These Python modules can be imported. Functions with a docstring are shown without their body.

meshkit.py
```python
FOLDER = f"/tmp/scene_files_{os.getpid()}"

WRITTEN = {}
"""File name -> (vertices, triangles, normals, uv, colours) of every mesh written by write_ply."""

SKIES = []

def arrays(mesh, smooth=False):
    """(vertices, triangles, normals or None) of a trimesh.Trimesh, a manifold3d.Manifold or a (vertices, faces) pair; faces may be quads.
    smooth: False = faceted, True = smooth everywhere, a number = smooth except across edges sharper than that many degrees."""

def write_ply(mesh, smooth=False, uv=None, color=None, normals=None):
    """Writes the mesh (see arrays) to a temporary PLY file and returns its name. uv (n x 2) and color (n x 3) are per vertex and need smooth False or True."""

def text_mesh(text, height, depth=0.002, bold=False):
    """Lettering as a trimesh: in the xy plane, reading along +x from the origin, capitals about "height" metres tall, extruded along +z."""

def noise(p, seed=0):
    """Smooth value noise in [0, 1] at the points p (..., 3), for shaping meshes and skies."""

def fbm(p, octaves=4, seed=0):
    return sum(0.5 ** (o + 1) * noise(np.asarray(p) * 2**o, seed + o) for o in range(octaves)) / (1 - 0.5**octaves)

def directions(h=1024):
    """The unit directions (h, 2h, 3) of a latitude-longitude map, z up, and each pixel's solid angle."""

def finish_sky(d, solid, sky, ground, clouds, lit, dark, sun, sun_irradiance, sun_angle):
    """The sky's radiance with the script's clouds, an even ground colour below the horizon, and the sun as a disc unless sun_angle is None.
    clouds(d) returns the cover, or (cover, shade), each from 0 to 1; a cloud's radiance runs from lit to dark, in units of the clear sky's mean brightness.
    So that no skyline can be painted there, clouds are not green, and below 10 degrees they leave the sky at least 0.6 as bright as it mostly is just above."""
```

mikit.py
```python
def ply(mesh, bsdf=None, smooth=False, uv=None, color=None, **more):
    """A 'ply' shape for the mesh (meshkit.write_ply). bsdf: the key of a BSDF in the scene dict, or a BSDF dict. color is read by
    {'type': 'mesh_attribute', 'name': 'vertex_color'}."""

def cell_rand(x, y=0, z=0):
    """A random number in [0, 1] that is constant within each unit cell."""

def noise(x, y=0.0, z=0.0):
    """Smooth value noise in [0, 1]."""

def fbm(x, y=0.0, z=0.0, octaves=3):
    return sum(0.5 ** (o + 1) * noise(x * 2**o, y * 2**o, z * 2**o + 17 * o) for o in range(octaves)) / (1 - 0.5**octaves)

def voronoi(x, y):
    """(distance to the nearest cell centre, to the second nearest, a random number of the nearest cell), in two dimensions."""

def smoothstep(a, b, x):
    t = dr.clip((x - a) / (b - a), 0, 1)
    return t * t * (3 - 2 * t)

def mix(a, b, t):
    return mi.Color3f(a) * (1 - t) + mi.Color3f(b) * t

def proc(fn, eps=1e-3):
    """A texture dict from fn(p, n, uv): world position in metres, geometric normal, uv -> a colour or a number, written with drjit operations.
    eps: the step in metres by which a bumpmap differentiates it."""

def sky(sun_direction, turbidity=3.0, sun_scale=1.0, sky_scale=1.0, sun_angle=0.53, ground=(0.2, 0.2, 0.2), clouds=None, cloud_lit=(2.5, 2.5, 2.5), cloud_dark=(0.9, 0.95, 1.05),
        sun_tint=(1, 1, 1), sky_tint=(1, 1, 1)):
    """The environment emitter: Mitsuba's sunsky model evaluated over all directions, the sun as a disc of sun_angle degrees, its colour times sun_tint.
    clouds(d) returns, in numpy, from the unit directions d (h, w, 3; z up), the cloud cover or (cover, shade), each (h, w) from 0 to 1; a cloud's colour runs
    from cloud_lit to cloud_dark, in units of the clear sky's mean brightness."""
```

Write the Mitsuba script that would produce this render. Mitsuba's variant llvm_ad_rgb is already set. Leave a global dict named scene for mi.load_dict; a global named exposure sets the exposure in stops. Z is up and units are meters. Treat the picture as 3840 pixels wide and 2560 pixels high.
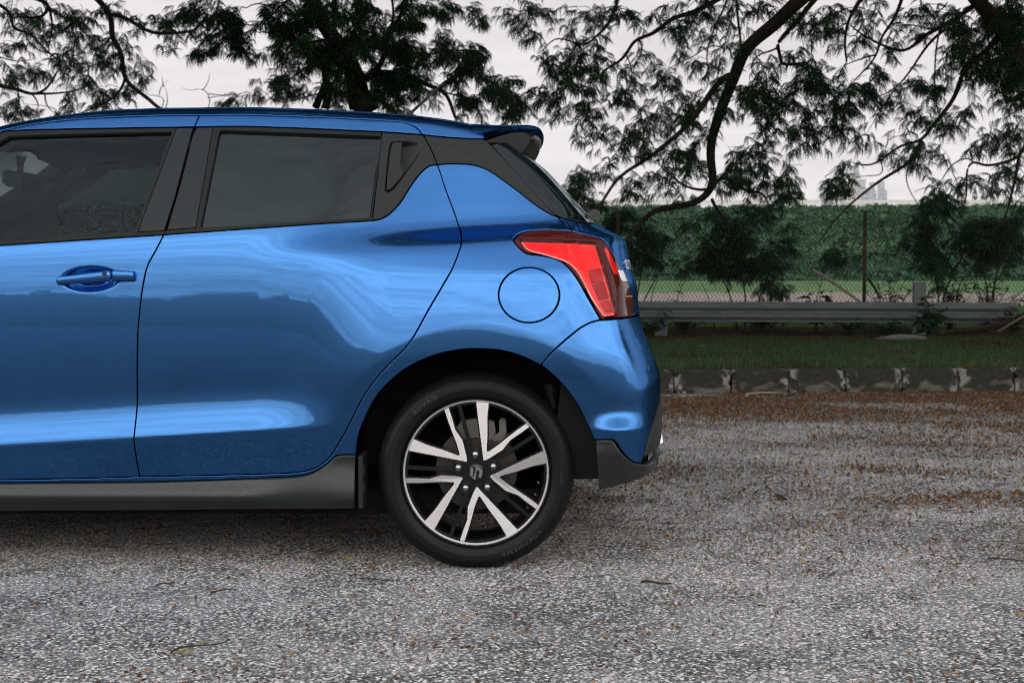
import math, random
import numpy as np
import trimesh, shapely
import mitsuba as mi, drjit as dr
import mikit, meshkit
from mikit import noise, fbm, voronoi, smoothstep, mix, cell_rand, proc
from shapely.geometry import Polygon, LineString, Point, box
from shapely import affinity
from scipy.spatial import Delaunay, cKDTree
from scipy.interpolate import PchipInterpolator, CubicSpline

rng = np.random.default_rng(7)
T = mi.ScalarTransform4f
scene, labels = {}, {}

# ------------------------------------------------------------------ camera, sky, exposure
CAM_Y, CAM_Z, PITCH = -4.39, 0.905, math.radians(2.70)
FOC = 50.0 / 36.0 * 3840
CP, SP = math.cos(PITCH), math.sin(PITCH)
scene['camera'] = {'type': 'thinlens', 'fov': math.degrees(2 * math.atan(18.0 / 50.0)), 'fov_axis': 'x',
                   'aperture_radius': 0.0028, 'focus_distance': 4.42, 'near_clip': 0.05, 'far_clip': 6000.0,
                   'to_world': T().look_at(origin=[0, CAM_Y, CAM_Z], target=[0, CAM_Y + CP, CAM_Z - SP], up=[0, 0, 1])}


def clouds(d):
    az = np.arctan2(d[..., 0], d[..., 1])                       # 0 = away from the camera, +-pi = behind it
    el = np.arcsin(np.clip(d[..., 2], -1, 1))
    k = 1.0 / (0.16 + np.maximum(d[..., 2], 0))
    p = np.stack([d[..., 0] * k, d[..., 1] * k * 1.6, d[..., 2] * 6], -1)
    n = 0.62 * meshkit.fbm(p * 2.3 + 11, 5, 3) + 0.38 * meshkit.fbm(p * [9, 9, 12] + 5, 5, 7)
    soft = np.clip((n - 0.38) / 0.24, 0, 1)
    west = sstep(0.9, 2.3, np.abs(az))                          # the low sun stands behind thin cloud on the camera's side
    low = np.exp(-((np.degrees(el) - 24) / 15.0) ** 2)
    lit = 0.86 * west * low * (0.46 + 0.86 * soft) + 0.015 + 0.30 * (soft - 0.35) * (0.18 + 0.82 * west)
    deg = np.degrees(el)
    lit = lit + 0.075 * np.exp(-(deg / 6.0) ** 2) * (1 - west)
    cover = 1 - 0.45 * sstep(24, 55, deg)
    return cover, 1 - np.clip(lit, 0, 1)


def sstep(a, b, x):
    t = np.clip((np.asarray(x, float) - a) / (b - a), 0, 1)
    return t * t * (3 - 2 * t)


SUN = (-0.25, -0.85, 0.55)
scene['sky'] = mikit.sky(SUN, turbidity=4.0, sun_scale=0.10, sun_angle=150, clouds=clouds,
                         cloud_lit=(3.90, 3.76, 3.70), cloud_dark=(1.0, 0.95, 0.985), ground=(0.12, 0.12, 0.11), sun_tint=(1, 0.97, 0.92), sky_tint=(0.82, 0.98, 1.10))
exposure = 3.15


# ------------------------------------------------------------------ small helpers
def ray(px, py):
    """The direction that the pixel (px, py) of the 3840 x 2560 photograph looks along."""
    dx, dy = (np.asarray(px, float) - 1920) / FOC, (1280 - np.asarray(py, float)) / FOC
    return np.stack(np.broadcast_arrays(dx, CP + dy * SP, -SP + dy * CP), -1)


def at(px, py, Y):
    """The point at the depth Y that the photograph shows at (px, py)."""
    r = ray(px, py)
    t = (np.asarray(Y, float) - CAM_Y) / r[..., 1]
    return np.array([0, CAM_Y, CAM_Z]) + r * t[..., None]


GZ = -0.012                                                                # the road's level


def ground_at(px, py, z=0.0):
    r = ray(px, py)
    z = z + GZ
    return np.array([0, CAM_Y, CAM_Z]) + r * ((z - CAM_Z) / r[..., 2])[..., None]


used_keys = {}


def key_for(name):
    n = used_keys.get(name, -1) + 1
    used_keys[name] = n
    return name if n == 0 else f'{name}_{n:03d}'


def add(name, mesh, bsdf, smooth=False, parent=None, normals=None, **more):
    """One entry of the scene, keyed parent + '__' + name (numbered when taken)."""
    key = key_for(name if parent is None else f'{parent}__{name}')
    if normals is not None:
        path = meshkit.write_ply(mesh, False, None, more.pop('color', None), normals=normals)
        scene[key] = {'type': 'ply', 'filename': path, 'face_normals': False, 'bsdf': {'type': 'ref', 'id': bsdf}, **more}
    else:
        scene[key] = mikit.ply(mesh, bsdf, smooth=smooth, **more)
    return key


def copy_entry(src, name, parent=None, to_world=None):
    key = key_for(name if parent is None else f'{parent}__{name}')
    scene[key] = {**scene[src], **({'to_world': to_world} if to_world is not None else {})}
    return key


def say(key, label=None, category=None, group=None, kind=None):
    labels[key] = {k: v for k, v in (('label', label), ('category', category), ('group', group), ('kind', kind)) if v}


def cat(ms):
    return trimesh.util.concatenate(list(ms))


def TM(v, f):
    return trimesh.Trimesh(np.asarray(v, float), np.asarray(f, int), process=False)


def sstep(a, b, x):
    t = np.clip((np.asarray(x, float) - a) / (b - a), 0, 1)
    return t * t * (3 - 2 * t)


def tube(pts, rad, n=8, cap=True):
    """A round bar along the points with a radius per point."""
    p = np.asarray(pts, float)
    r = np.broadcast_to(np.asarray(rad, float), len(p))
    t = np.gradient(p, axis=0)
    t /= np.linalg.norm(t, axis=1, keepdims=True) + 1e-12
    ref = np.array([0.31, 0.22, 0.93]) if abs(t[0] @ [0.31, 0.22, 0.93]) < 0.9 else np.array([1.0, 0, 0])
    u = np.cross(t, ref)
    u /= np.linalg.norm(u, axis=1, keepdims=True) + 1e-12
    w = np.cross(t, u)
    a = np.arange(n) / n * 2 * np.pi
    v = (p[:, None] + r[:, None, None] * (np.cos(a)[None, :, None] * u[:, None] + np.sin(a)[None, :, None] * w[:, None])).reshape(-1, 3)
    i, j = np.meshgrid(np.arange(len(p) - 1), np.arange(n), indexing='ij')
    a0, a1 = i * n + j, i * n + (j + 1) % n
    b0, b1 = a0 + n, a1 + n
    f = np.concatenate([np.stack([a0, a1, b1], -1).reshape(-1, 3), np.stack([a0, b1, b0], -1).reshape(-1, 3)])
    if cap:
        m = len(v)
        v = np.vstack([v, p[0], p[-1]])
        k = np.arange(n)
        f = np.vstack([f, np.stack([np.full(n, m), (k + 1) % n, k], -1), np.stack([np.full(n, m + 1), m - n + k, m - n + (k + 1) % n], -1)])
    return TM(v, f)


def curve(pts, n):
    """A smooth curve through the points, n samples."""
    p = np.asarray(pts, float)
    s = np.r_[0, np.cumsum(np.linalg.norm(np.diff(p, axis=0), axis=1))]
    return CubicSpline(s, p)(np.linspace(0, s[-1], n))


def rbox(sx, sy, sz, r=0.004, sub=2):
    """A box with rounded edges, centred on the origin."""
    r = min(r, sx / 2.01, sy / 2.01, sz / 2.01)
    b = trimesh.creation.icosphere(subdivisions=sub, radius=r)
    v = np.array(b.vertices)
    s = np.sign(np.round(v, 9))
    s[s == 0] = 1
    hull = trimesh.convex.convex_hull(np.vstack([v + s * (np.array([sx, sy, sz]) / 2 - r), v * [1, 1, 1] - s * (np.array([sx, sy, sz]) / 2 - r) * 0 + s * (np.array([sx, sy, sz]) / 2 - r)]))
    return hull


def moved(m, x=0, y=0, z=0):
    m = m.copy()
    m.apply_translation([x, y, z])
    return m


def turned(m, angle, axis, point=(0, 0, 0)):
    m = m.copy()
    m.apply_transform(trimesh.transformations.rotation_matrix(angle, axis, point))
    return m


def extrude(poly, depth):
    gs = [g for g in getattr(poly, 'geoms', [poly]) if g.area > 1e-9]
    return cat(trimesh.creation.extrude_polygon(g, depth, engine='earcut') for g in gs)


def R3(c):
    return {'type': 'rgb', 'value': list(map(float, c))}


def bsdf(name, d):
    scene[name] = d
    return name


def plain(name, color, rough=0.5, spec=0.5, metallic=0.0, **kw):
    c = color if isinstance(color, dict) else R3(color)
    return bsdf(name, {'type': 'twosided', 'bsdf': {'type': 'principled', 'base_color': c, 'roughness': rough, 'specular': spec, 'metallic': metallic, **kw}})

# ------------------------------------------------------------------ materials of the car
bsdf('paint_blue', {'type': 'twosided', 'bsdf': {'type': 'blendbsdf', 'weight': 0.58,
     'bsdf_0': {'type': 'plastic', 'diffuse_reflectance': R3((0.002, 0.018, 0.055)), 'int_ior': 2.1},
     'bsdf_1': {'type': 'roughconductor', 'alpha': 0.105, 'distribution': 'beckmann', 'material': 'none', 'specular_reflectance': R3((0.056, 0.184, 0.45))}}})
plain('trim_black', (0.012, 0.0155, 0.0155), 0.5, 0.3)
plain('rubber_seal', (0.009, 0.011, 0.011), 0.6, 0.25)
plain('spoiler_black', (0.006, 0.007, 0.007), 0.25, 0.3)
plain('gloss_black', (0.012, 0.014, 0.015), 0.08, 0.55)
plain('piano_pillar', (0.010, 0.013, 0.014), 0.20, 0.35)
bsdf('dark_inside', {'type': 'twosided', 'bsdf': {'type': 'diffuse', 'reflectance': R3((0.014, 0.014, 0.014))}})
plain('under_metal', (0.10, 0.095, 0.09), 0.7, 0.3)
plain('cabin_lining', (0.030, 0.030, 0.029), 0.9, 0.1)
bsdf('tinted_glass', {'type': 'thindielectric', 'int_ior': 1.25, 'specular_reflectance': R3((0.82, 0.97, 1.0)), 'specular_transmittance': R3((0.085, 0.108, 0.105))})
bsdf('clear_shield', {'type': 'thindielectric', 'int_ior': 1.52, 'specular_transmittance': R3((0.62, 0.66, 0.64))})
bsdf('dark_glass', {'type': 'twosided', 'bsdf': {'type': 'plastic', 'diffuse_reflectance': R3((0.003, 0.005, 0.005)), 'int_ior': 1.54, 'specular_reflectance': R3((0.82, 0.97, 1.0))}})


def carbon_fn(p, n, uv):
    s = 460.0
    a, b = p.x * s + p.z * s * 0.75, p.z * s
    w = dr.sin(a + b) * 0.5 + 0.5
    return mi.Color3f(0.015, 0.0185, 0.0185) * (0.75 + 0.55 * w)


plain('carbon_sheet', proc(carbon_fn), 0.30, 0.5)
plain('tyre_rubber', (0.0055, 0.0058, 0.006), 0.5, 0.22)
plain('rim_black', (0.006, 0.006, 0.007), 0.14, 0.6)
bsdf('rim_silver', {'type': 'twosided', 'bsdf': {'type': 'blendbsdf', 'weight': 0.2, 'bsdf_0': {'type': 'roughconductor', 'material': 'none', 'alpha_u': 0.10, 'alpha_v': 0.52, 'specular_reflectance': R3((0.74, 0.72, 0.72))}, 'bsdf_1': {'type': 'diffuse', 'reflectance': R3((0.62, 0.59, 0.58))}}})
plain('edge_silver', (0.80, 0.78, 0.77), 0.30, 0.5, 0.9)
plain('chrome', (0.85, 0.85, 0.86), 0.07, 0.5, 1.0)
plain('nut_steel', (0.5, 0.5, 0.51), 0.2, 0.5, 1.0)
plain('disc_iron', (0.075, 0.072, 0.068), 0.42, 0.5, 0.6)
plain('caliper_iron', (0.20, 0.19, 0.175), 0.55, 0.5, 0.35)
plain('lamp_housing', (0.065, 0.008, 0.006), 0.07, 0.25)
plain('lamp_reflector', (0.93, 0.90, 0.88), 0.6, 0.3)
plain('lamp_bowl', (0.34, 0.28, 0.27), 0.3, 0.5)
plain('lamp_recess', (0.22, 0.18, 0.18), 0.3, 0.5)
bsdf('lamp_lens', {'type': 'thindielectric', 'int_ior': 1.25, 'specular_transmittance': R3((1.0, 0.075, 0.07))})
plain('lamp_red', (0.62, 0.010, 0.008), 0.08, 0.6)
plain('lamp_amber', (0.5, 0.13, 0.02), 0.1, 0.6)
plain('badge_chrome', (0.8, 0.81, 0.83), 0.1, 0.5, 1.0)
plain('button_grey', (0.028, 0.030, 0.028), 0.6, 0.2)
plain('pad_grey', (0.25, 0.25, 0.25), 0.6, 0.3)
plain('letter_rubber', (0.022, 0.022, 0.022), 0.5, 0.4)

# ------------------------------------------------------------------ the car's body surface: F = 0 over (x, q, z); x to the rear, q from the centre plane to the near side
YC = 0.860


def spl(d, w):
    d = np.asarray(d, float) / w
    return w * (np.maximum(d, 0) + np.log1p(np.exp(-np.abs(d))))


def smax(a, b, k):
    return 0.5 * (a + b + np.sqrt((a - b) ** 2 + k * k))


def S(x, z):
    """Half width of the body side."""
    e = 1 - sstep(-0.80, -0.46, x)                                   # the crease low on the doors
    zc = 0.4004 + 0.060 * (x + 1.16)
    zb = 1.022 + 0.068 * (x + 1.073)                                  # belt line
    h = sstep(-0.86, -0.10, x)                                        # haunch
    zl = 1.031 + 0.055 * (x + 0.15)
    m = x - 0.10
    s = 0.848 + 0.13 * (z - 0.4) - 0.016 * (np.minimum(x + 0.6, 0)) ** 2
    s = s + e * (-0.46 * spl(z - zc, 0.0030) + 0.40 * spl(z - zc - 0.082, 0.020)) + (1 - e) * (-0.085 * (z - 0.4))
    s = s - 0.05 * spl(z - 0.62, 0.04) - (0.085 + 0.03 * h) * spl(z - 0.82, 0.045) - 0.10 * spl(z - 0.94, 0.03)
    s = s - (0.33 - 0.15 * h) * spl(z - zb - 0.01 * h, 0.018)
    s = s - 2.3 * h * (spl(z - zl + 0.028, 0.010) - spl(z - zl - 0.024, 0.012))
    h2 = sstep(-0.64, -0.36, x)
    s = s - 0.125 * h2 * (spl(z - 0.665, 0.022) - spl(z - zl - 0.01, 0.02))
    # flare of the rear wing round the wheel, with a lip that turns under near the arch edge
    r = np.hypot(x + 0.112, z - 0.288)
    s = s + 0.058 * np.exp(-((x + 0.02) / 0.46) ** 2) * sstep(0.15, 0.62, z) * (1 - 0.25 * sstep(0.9, 1.0, z))
    s = s - 0.10 * spl(0.462 - r, 0.004) * sstep(0.02, 0.25, z) * np.where(np.abs(x + 0.112) < 0.8, 1, 0)
    # the bumper's corner: waist, then a ledge that kicks out low down
    b = sstep(0.16, 0.30, x)
    s = s + b * (-0.10 * spl(z - 0.66, 0.012) + 0.05 * spl(0.62 - z, 0.05))
    led = b * np.exp(-((x - 0.33) / 0.085) ** 2)
    s = s + led * 0.80 * (spl(0.470 - z, 0.008) - spl(0.4285 - z, 0.0022) - 0.25 * spl(0.40 - z, 0.02))
    s = s - 0.10 * np.maximum(m, 0) ** 2
    # front end, outside the frame: taper to the nose
    s = s - 0.22 * np.maximum(-2.45 - x, 0) ** 2
    return s


_rx = [-3.42, -3.25, -3.05, -2.80, -2.55, -2.42, -2.10, -1.90, -1.78, -1.71, -1.60, -1.49, -1.347, -1.165, -.908, -.727, -.545, -.363, -.254, -.142, -.053, .02, .3, .6]
_rz = [.70, .84, .90, .945, .985, 1.03, 1.235, 1.345, 1.403, 1.434, 1.458, 1.474, 1.488, 1.4945, 1.497, 1.4925, 1.485, 1.474, 1.463, 1.447, 1.431, 1.415, 1.33, 1.2]
R0 = PchipInterpolator(_rx, _rz)
_tz = [0.05, .19, .287, .391, .489, .535, .595, .661, .706, .760, .796, .863, .926, .988, 1.008, 1.030, 1.047, 1.061, 1.075, 1.138, 1.208, 1.268, 1.301, 1.40, 1.50]
_tx = [.44, .485, .497, .506, .503, .504, .490, .464, .446, .432, .427, .421, .402, .389, .386, .374, .341, .313, .291, .231, .168, .111, .072, -.02, -.12]
T0 = PchipInterpolator(_tz, np.array(_tx) + 0.030)


def F(x, q, z):
    a = np.sqrt(q * q + 1e-8)
    fs = a - S(x, z)
    fr = z - (R0(np.clip(x, -3.42, 0.6)) - 0.13 * q * q)
    kq = 0.15 + 0.10 * sstep(0.95, 1.1, z) * 0
    ft = (x - (T0(np.clip(z, 0.05, 1.5)) - kq * q * q)) * 0.85
    ff = -(x + 3.40 - 0.18 * q * q)
    return smax(smax(smax(fs, fr, 0.05), ft, 0.055), ff, 0.12)


def world(x, q, z):
    return np.stack(np.broadcast_arrays(x, YC - np.asarray(q), z), -1)


def root(fn, lo, hi, n=42):
    """Where fn turns from inside (at lo) to outside (at hi)."""
    lo, hi = np.array(lo, float), np.array(hi, float)
    for _ in range(n):
        m = 0.5 * (lo + hi)
        out = fn(m) > 0
        hi = np.where(out, m, hi)
        lo = np.where(out, lo, m)
    return 0.5 * (lo + hi)


XA, UA = -0.30, 0.85


class Side:                                                              # (x, z)
    @staticmethod
    def lift(u, v):
        q = root(lambda q: F(u, q, v), np.full(u.shape, 0.02), np.full(u.shape, 1.3), 34)
        return u, q, v

    @staticmethod
    def chart(x, q, z):
        return np.stack([x, z], -1)


class Rear:                                                              # (angle round an upright axis inside the car, z)
    @staticmethod
    def lift(u, v):
        a = u / UA
        ca, sa = np.cos(a), np.sin(a)
        r = root(lambda r: F(XA + r * sa, r * ca, v), np.full(u.shape, 0.02), np.full(u.shape, 2.5), 36)
        return XA + r * sa, r * ca, v

    @staticmethod
    def chart(x, q, z):
        return np.stack([np.arctan2(x - XA, q) * UA, z], -1)


ZR = 0.95


class Roof:                                                              # (x, angle round the car's long axis)
    @staticmethod
    def lift(u, v):
        a = v / 0.55
        ca, sa = np.cos(a), np.sin(a)
        r = root(lambda r: F(u, r * ca, ZR + r * sa), np.full(u.shape, 0.01), np.full(u.shape, 1.5), 36)
        return u, r * ca, ZR + r * sa

    @staticmethod
    def chart(x, q, z):
        return np.stack([x, np.arctan2(z - ZR, q) * 0.55], -1)


class Hood(Roof):
    pass


def hit(px, py):
    """Where the photograph's line of sight through (px, py) first meets the body: (x, q, z)."""
    r = ray(np.atleast_1d(px), np.atleast_1d(py))
    t = np.linspace(4.2, 6.2, 240)[None, :] / r[:, 1:2]
    P = lambda t: (r[:, None, 0] * t, YC - (CAM_Y + r[:, None, 1] * t), CAM_Z + r[:, None, 2] * t)
    x, q, z = P(t)
    f = F(x, q, z)
    ins = f < 0
    k = np.where(ins.any(1), ins.argmax(1), f.argmin(1))
    i = np.arange(len(k))
    hi, lo = t[i, k], t[i, np.maximum(k - 1, 0)]
    ok = ins.any(1) & (k > 0)
    for _ in range(30):
        m = 0.5 * (lo + hi)
        x, q, z = P(m[:, None])
        inside = F(x, q, z)[:, 0] < 0
        hi = np.where(inside, m, hi)
        lo = np.where(inside, lo, m)
    t1 = np.where(ok, hi, t[i, k])
    x, q, z = P(t1[:, None])
    return x[:, 0], q[:, 0], z[:, 0]


def dense(pts, n=12, closed=False):
    """The polyline with n points per leg."""
    p = np.asarray(pts, float)
    if closed:
        p = np.vstack([p, p[:1]])
    s = np.linspace(0, 1, n, endpoint=False)
    q = (p[:-1, None] + (p[1:] - p[:-1])[:, None] * s[None, :, None]).reshape(-1, 2)
    return q if closed else np.vstack([q, p[-1:]])


def smooth_line(pts, n=120):
    """A smooth line through photograph points (centripetal)."""
    p = np.asarray(pts, float)
    s = np.r_[0, np.cumsum(np.linalg.norm(np.diff(p, axis=0), axis=1) ** 0.7)]
    f = PchipInterpolator(s, p)
    return f(np.linspace(0, s[-1], n))


def trace(pts, chart, n=8, closed=False):
    """Photograph points carried onto the body and into a chart's plane."""
    d = dense(pts, n, closed)
    return chart.chart(*hit(d[:, 0], d[:, 1]))


def region(pts, chart, n=8):
    return Polygon(trace(pts, chart, n, True)).buffer(0)


def grad(x, q, z, e=6e-4):
    g = np.stack([F(x + e, q, z) - F(x - e, q, z), F(x, q + e, z) - F(x, q - e, z), F(x, q, z + e) - F(x, q, z - e)], -1)
    g /= np.linalg.norm(g, axis=-1, keepdims=True) + 1e-12
    return g * [1, -1, 1]


def loop_pts(ring, step):
    L = ring.length
    n = max(8, int(L / step))
    p = np.array([ring.interpolate(k * L / n).coords[0] for k in range(n)])
    return p


def panel(poly, chart, h=0.012, edge=0.0032, wall=0.014, off=0.0, gap=0.0, fine=(), lip=0.6, round_r=0.0):
    """A sheet of the body over the polygon of the chart's plane: finely meshed, its rim rolled in and carried inward as a flange.
    Returns (mesh, normals)."""
    poly = poly.buffer(-gap) if gap else poly
    if round_r:
        poly = poly.buffer(-round_r).buffer(round_r)
    V, N, Fs, base = [], [], [], 0
    offset = off if callable(off) else (lambda u, v: np.full(np.shape(u), float(off)))

    def place(u, v):
        x, q, z = chart.lift(u, v)
        P, n = world(x, q, z), grad(x, q, z)
        return P + n * offset(u, v)[..., None], n

    for g in getattr(poly, 'geoms', [poly]):
        if g.is_empty or g.area < 1e-6:
            continue
        b = 0.0022 * lip
        inner = g.buffer(-b)
        for part in getattr(inner, 'geoms', [inner]):
            if part.is_empty or part.area < 1e-7:
                continue
            rings = [loop_pts(r, edge) for r in [part.exterior, *part.interiors]]
            pts = [np.vstack(rings)]
            second = part.buffer(-edge * 1.0)
            for s in getattr(second, 'geoms', [second]):
                if not s.is_empty and s.area > 1e-7:
                    for r in [s.exterior, *s.interiors]:
                        pts.append(loop_pts(r, edge * 1.25))
            x0, y0, x1, y1 = part.bounds
            for hh, zone in ((h, None), *((f[0], f[1]) for f in fine)):
                gx, gy = np.meshgrid(np.arange(x0, x1, hh), np.arange(y0, y1, hh * 0.866))
                gx = gx + (np.arange(gx.shape[0]) % 2)[:, None] * hh / 2
                keep_in = part.buffer(-edge * 1.0 - hh * 0.55)
                zone_in = keep_in if zone is None else keep_in.intersection(zone)
                if zone is None and fine:
                    for f in fine:
                        zone_in = zone_in.difference(f[1].buffer(f[0] * 0.5))
                ok = shapely.contains_xy(zone_in, gx.ravel(), gy.ravel())
                pts.append(np.stack([gx.ravel()[ok], gy.ravel()[ok]], -1))
            p2 = np.vstack(pts)
            tri = Delaunay(p2).simplices
            c = p2[tri].mean(1)
            tri = tri[shapely.contains_xy(part, c[:, 0], c[:, 1])]
            P, n = place(p2[:, 0], p2[:, 1])
            V.append(P); N.append(n); Fs.append(tri + base)
            at0 = base
            base += len(P)
            start = 0
            for rp in rings:
                m = len(rp)
                area = 0.5 * np.sum(rp[:, 0] * np.roll(rp[:, 1], -1) - np.roll(rp[:, 0], -1) * rp[:, 1])
                tan = np.roll(rp, -1, 0) - np.roll(rp, 1, 0)
                tan /= np.linalg.norm(tan, axis=1, keepdims=True) + 1e-12
                out2 = np.stack([tan[:, 1], -tan[:, 0]], -1) * (1 if (area > 0) == (start == 0) else -1)
                if start > 0:
                    out2 = np.stack([tan[:, 1], -tan[:, 0]], -1) * (1 if area < 0 else -1)
                Pb, nb = P[start:start + m], n[start:start + m]
                Po, _ = place(rp[:, 0] + out2[:, 0] * 0.001, rp[:, 1] + out2[:, 1] * 0.001)
                o3 = Po - Pb
                o3 -= (o3 * nb).sum(1, keepdims=True) * nb
                o3 /= np.linalg.norm(o3, axis=1, keepdims=True) + 1e-12
                prev = at0 + start + np.arange(m)
                for do, dn, wn in ((0.0008 * lip, 0.00022 * lip, 0.42), (0.0016 * lip, 0.0008 * lip, 0.78), (0.0021 * lip, 0.0020 * lip, 1.2), (0.0022 * lip, wall, 1.5)):
                    V.append(Pb + o3 * do - nb * dn)
                    N.append(nb * math.cos(wn) + o3 * math.sin(wn))
                    cur = base + np.arange(m)
                    base += m
                    a0, a1, b0, b1 = prev, np.roll(prev, -1), cur, np.roll(cur, -1)
                    Fs.append(np.stack([a0, a1, b1], -1)); Fs.append(np.stack([a0, b1, b0], -1))
                    prev = cur
                start += m
    V, N, Fs = np.vstack(V), np.vstack(N), np.vstack(Fs)
    fn = np.cross(V[Fs[:, 1]] - V[Fs[:, 0]], V[Fs[:, 2]] - V[Fs[:, 0]])
    flip = (fn * N[Fs].mean(1)).sum(1) < 0
    Fs[flip] = Fs[flip][:, ::-1]
    if callable(off):                                                   # a shaped offset bends the sheet: take the normals from the mesh
        n = np.zeros_like(V)
        fn = np.cross(V[Fs[:, 1]] - V[Fs[:, 0]], V[Fs[:, 2]] - V[Fs[:, 0]])
        for k in range(3):
            np.add.at(n, Fs[:, k], fn)
        N = n / (np.linalg.norm(n, axis=1, keepdims=True) + 1e-15)
    return TM(V, Fs), N


def add_panel(name, parent, poly, chart, mat, mirror=False, **kw):
    m, n = panel(poly, chart, **kw)
    if mirror:
        v = np.array(m.vertices) * [1, -1, 1] + [0, 2 * YC, 0]
        m, n = TM(v, np.array(m.faces)[:, ::-1]), n * [1, -1, 1]
    return add(name, m, mat, parent=parent, normals=n)

# ------------------------------------------------------------------ the car
CAR = key_for('parked_car')
say(CAR, 'glossy metallic blue hatchback parked side-on, cut off by the left edge', 'car')
GAP = 0.0019

# shut lines, traced in the photograph
G1 = smooth_line([(749, 432), (735, 462), (718, 506), (694, 600), (661, 727), (637, 804), (620, 866), (604, 900), (580, 947), (559, 984), (549, 1010), (539, 1055), (531, 1104),
                  (522, 1186), (516, 1267), (514, 1400), (515, 1500), (507, 1596), (502, 1647), (510, 1710), (524, 1787)], 60)
G2 = smooth_line([(523, 1786), (700, 1783), (957, 1777), (1084, 1773), (1148, 1765), (1180, 1755), (1212, 1736), (1244, 1704), (1275, 1653), (1307, 1596), (1363, 1486), (1437, 1388),
                  (1535, 1285), (1608, 1159), (1665, 1062), (1694, 1010), (1720, 943), (1730, 906), (1729, 878), (1714, 825), (1675, 719), (1641, 618), (1602, 531), (1582, 502), (1561, 478), (1537, 466), (1508, 457.5)], 110)
DITCH = smooth_line([(1508, 457.5), (1410, 451), (1226, 442), (1000, 434), (900, 431), (749, 432), (612, 434), (367, 443), (204, 455), (102, 470), (41, 482), (-20, 497), (-100, 527), (-200, 575)], 50)
BLUE_LOW = [(-330, 700), (-250, 620), (-100, 545), (-20, 505), (24, 491), (120, 487), (400, 482), (659, 478), (728, 477), (800, 475.5), (900, 474), (1100, 480), (1430, 495), (1588, 506)]
BELT = [(-380, 941), (0, 919), (300, 899.5), (616, 879), (900, 859), (1200, 838), (1388, 827)]


def near(line, y):
    return int(np.argmin(np.abs(line[:, 1] - y)))


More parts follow.
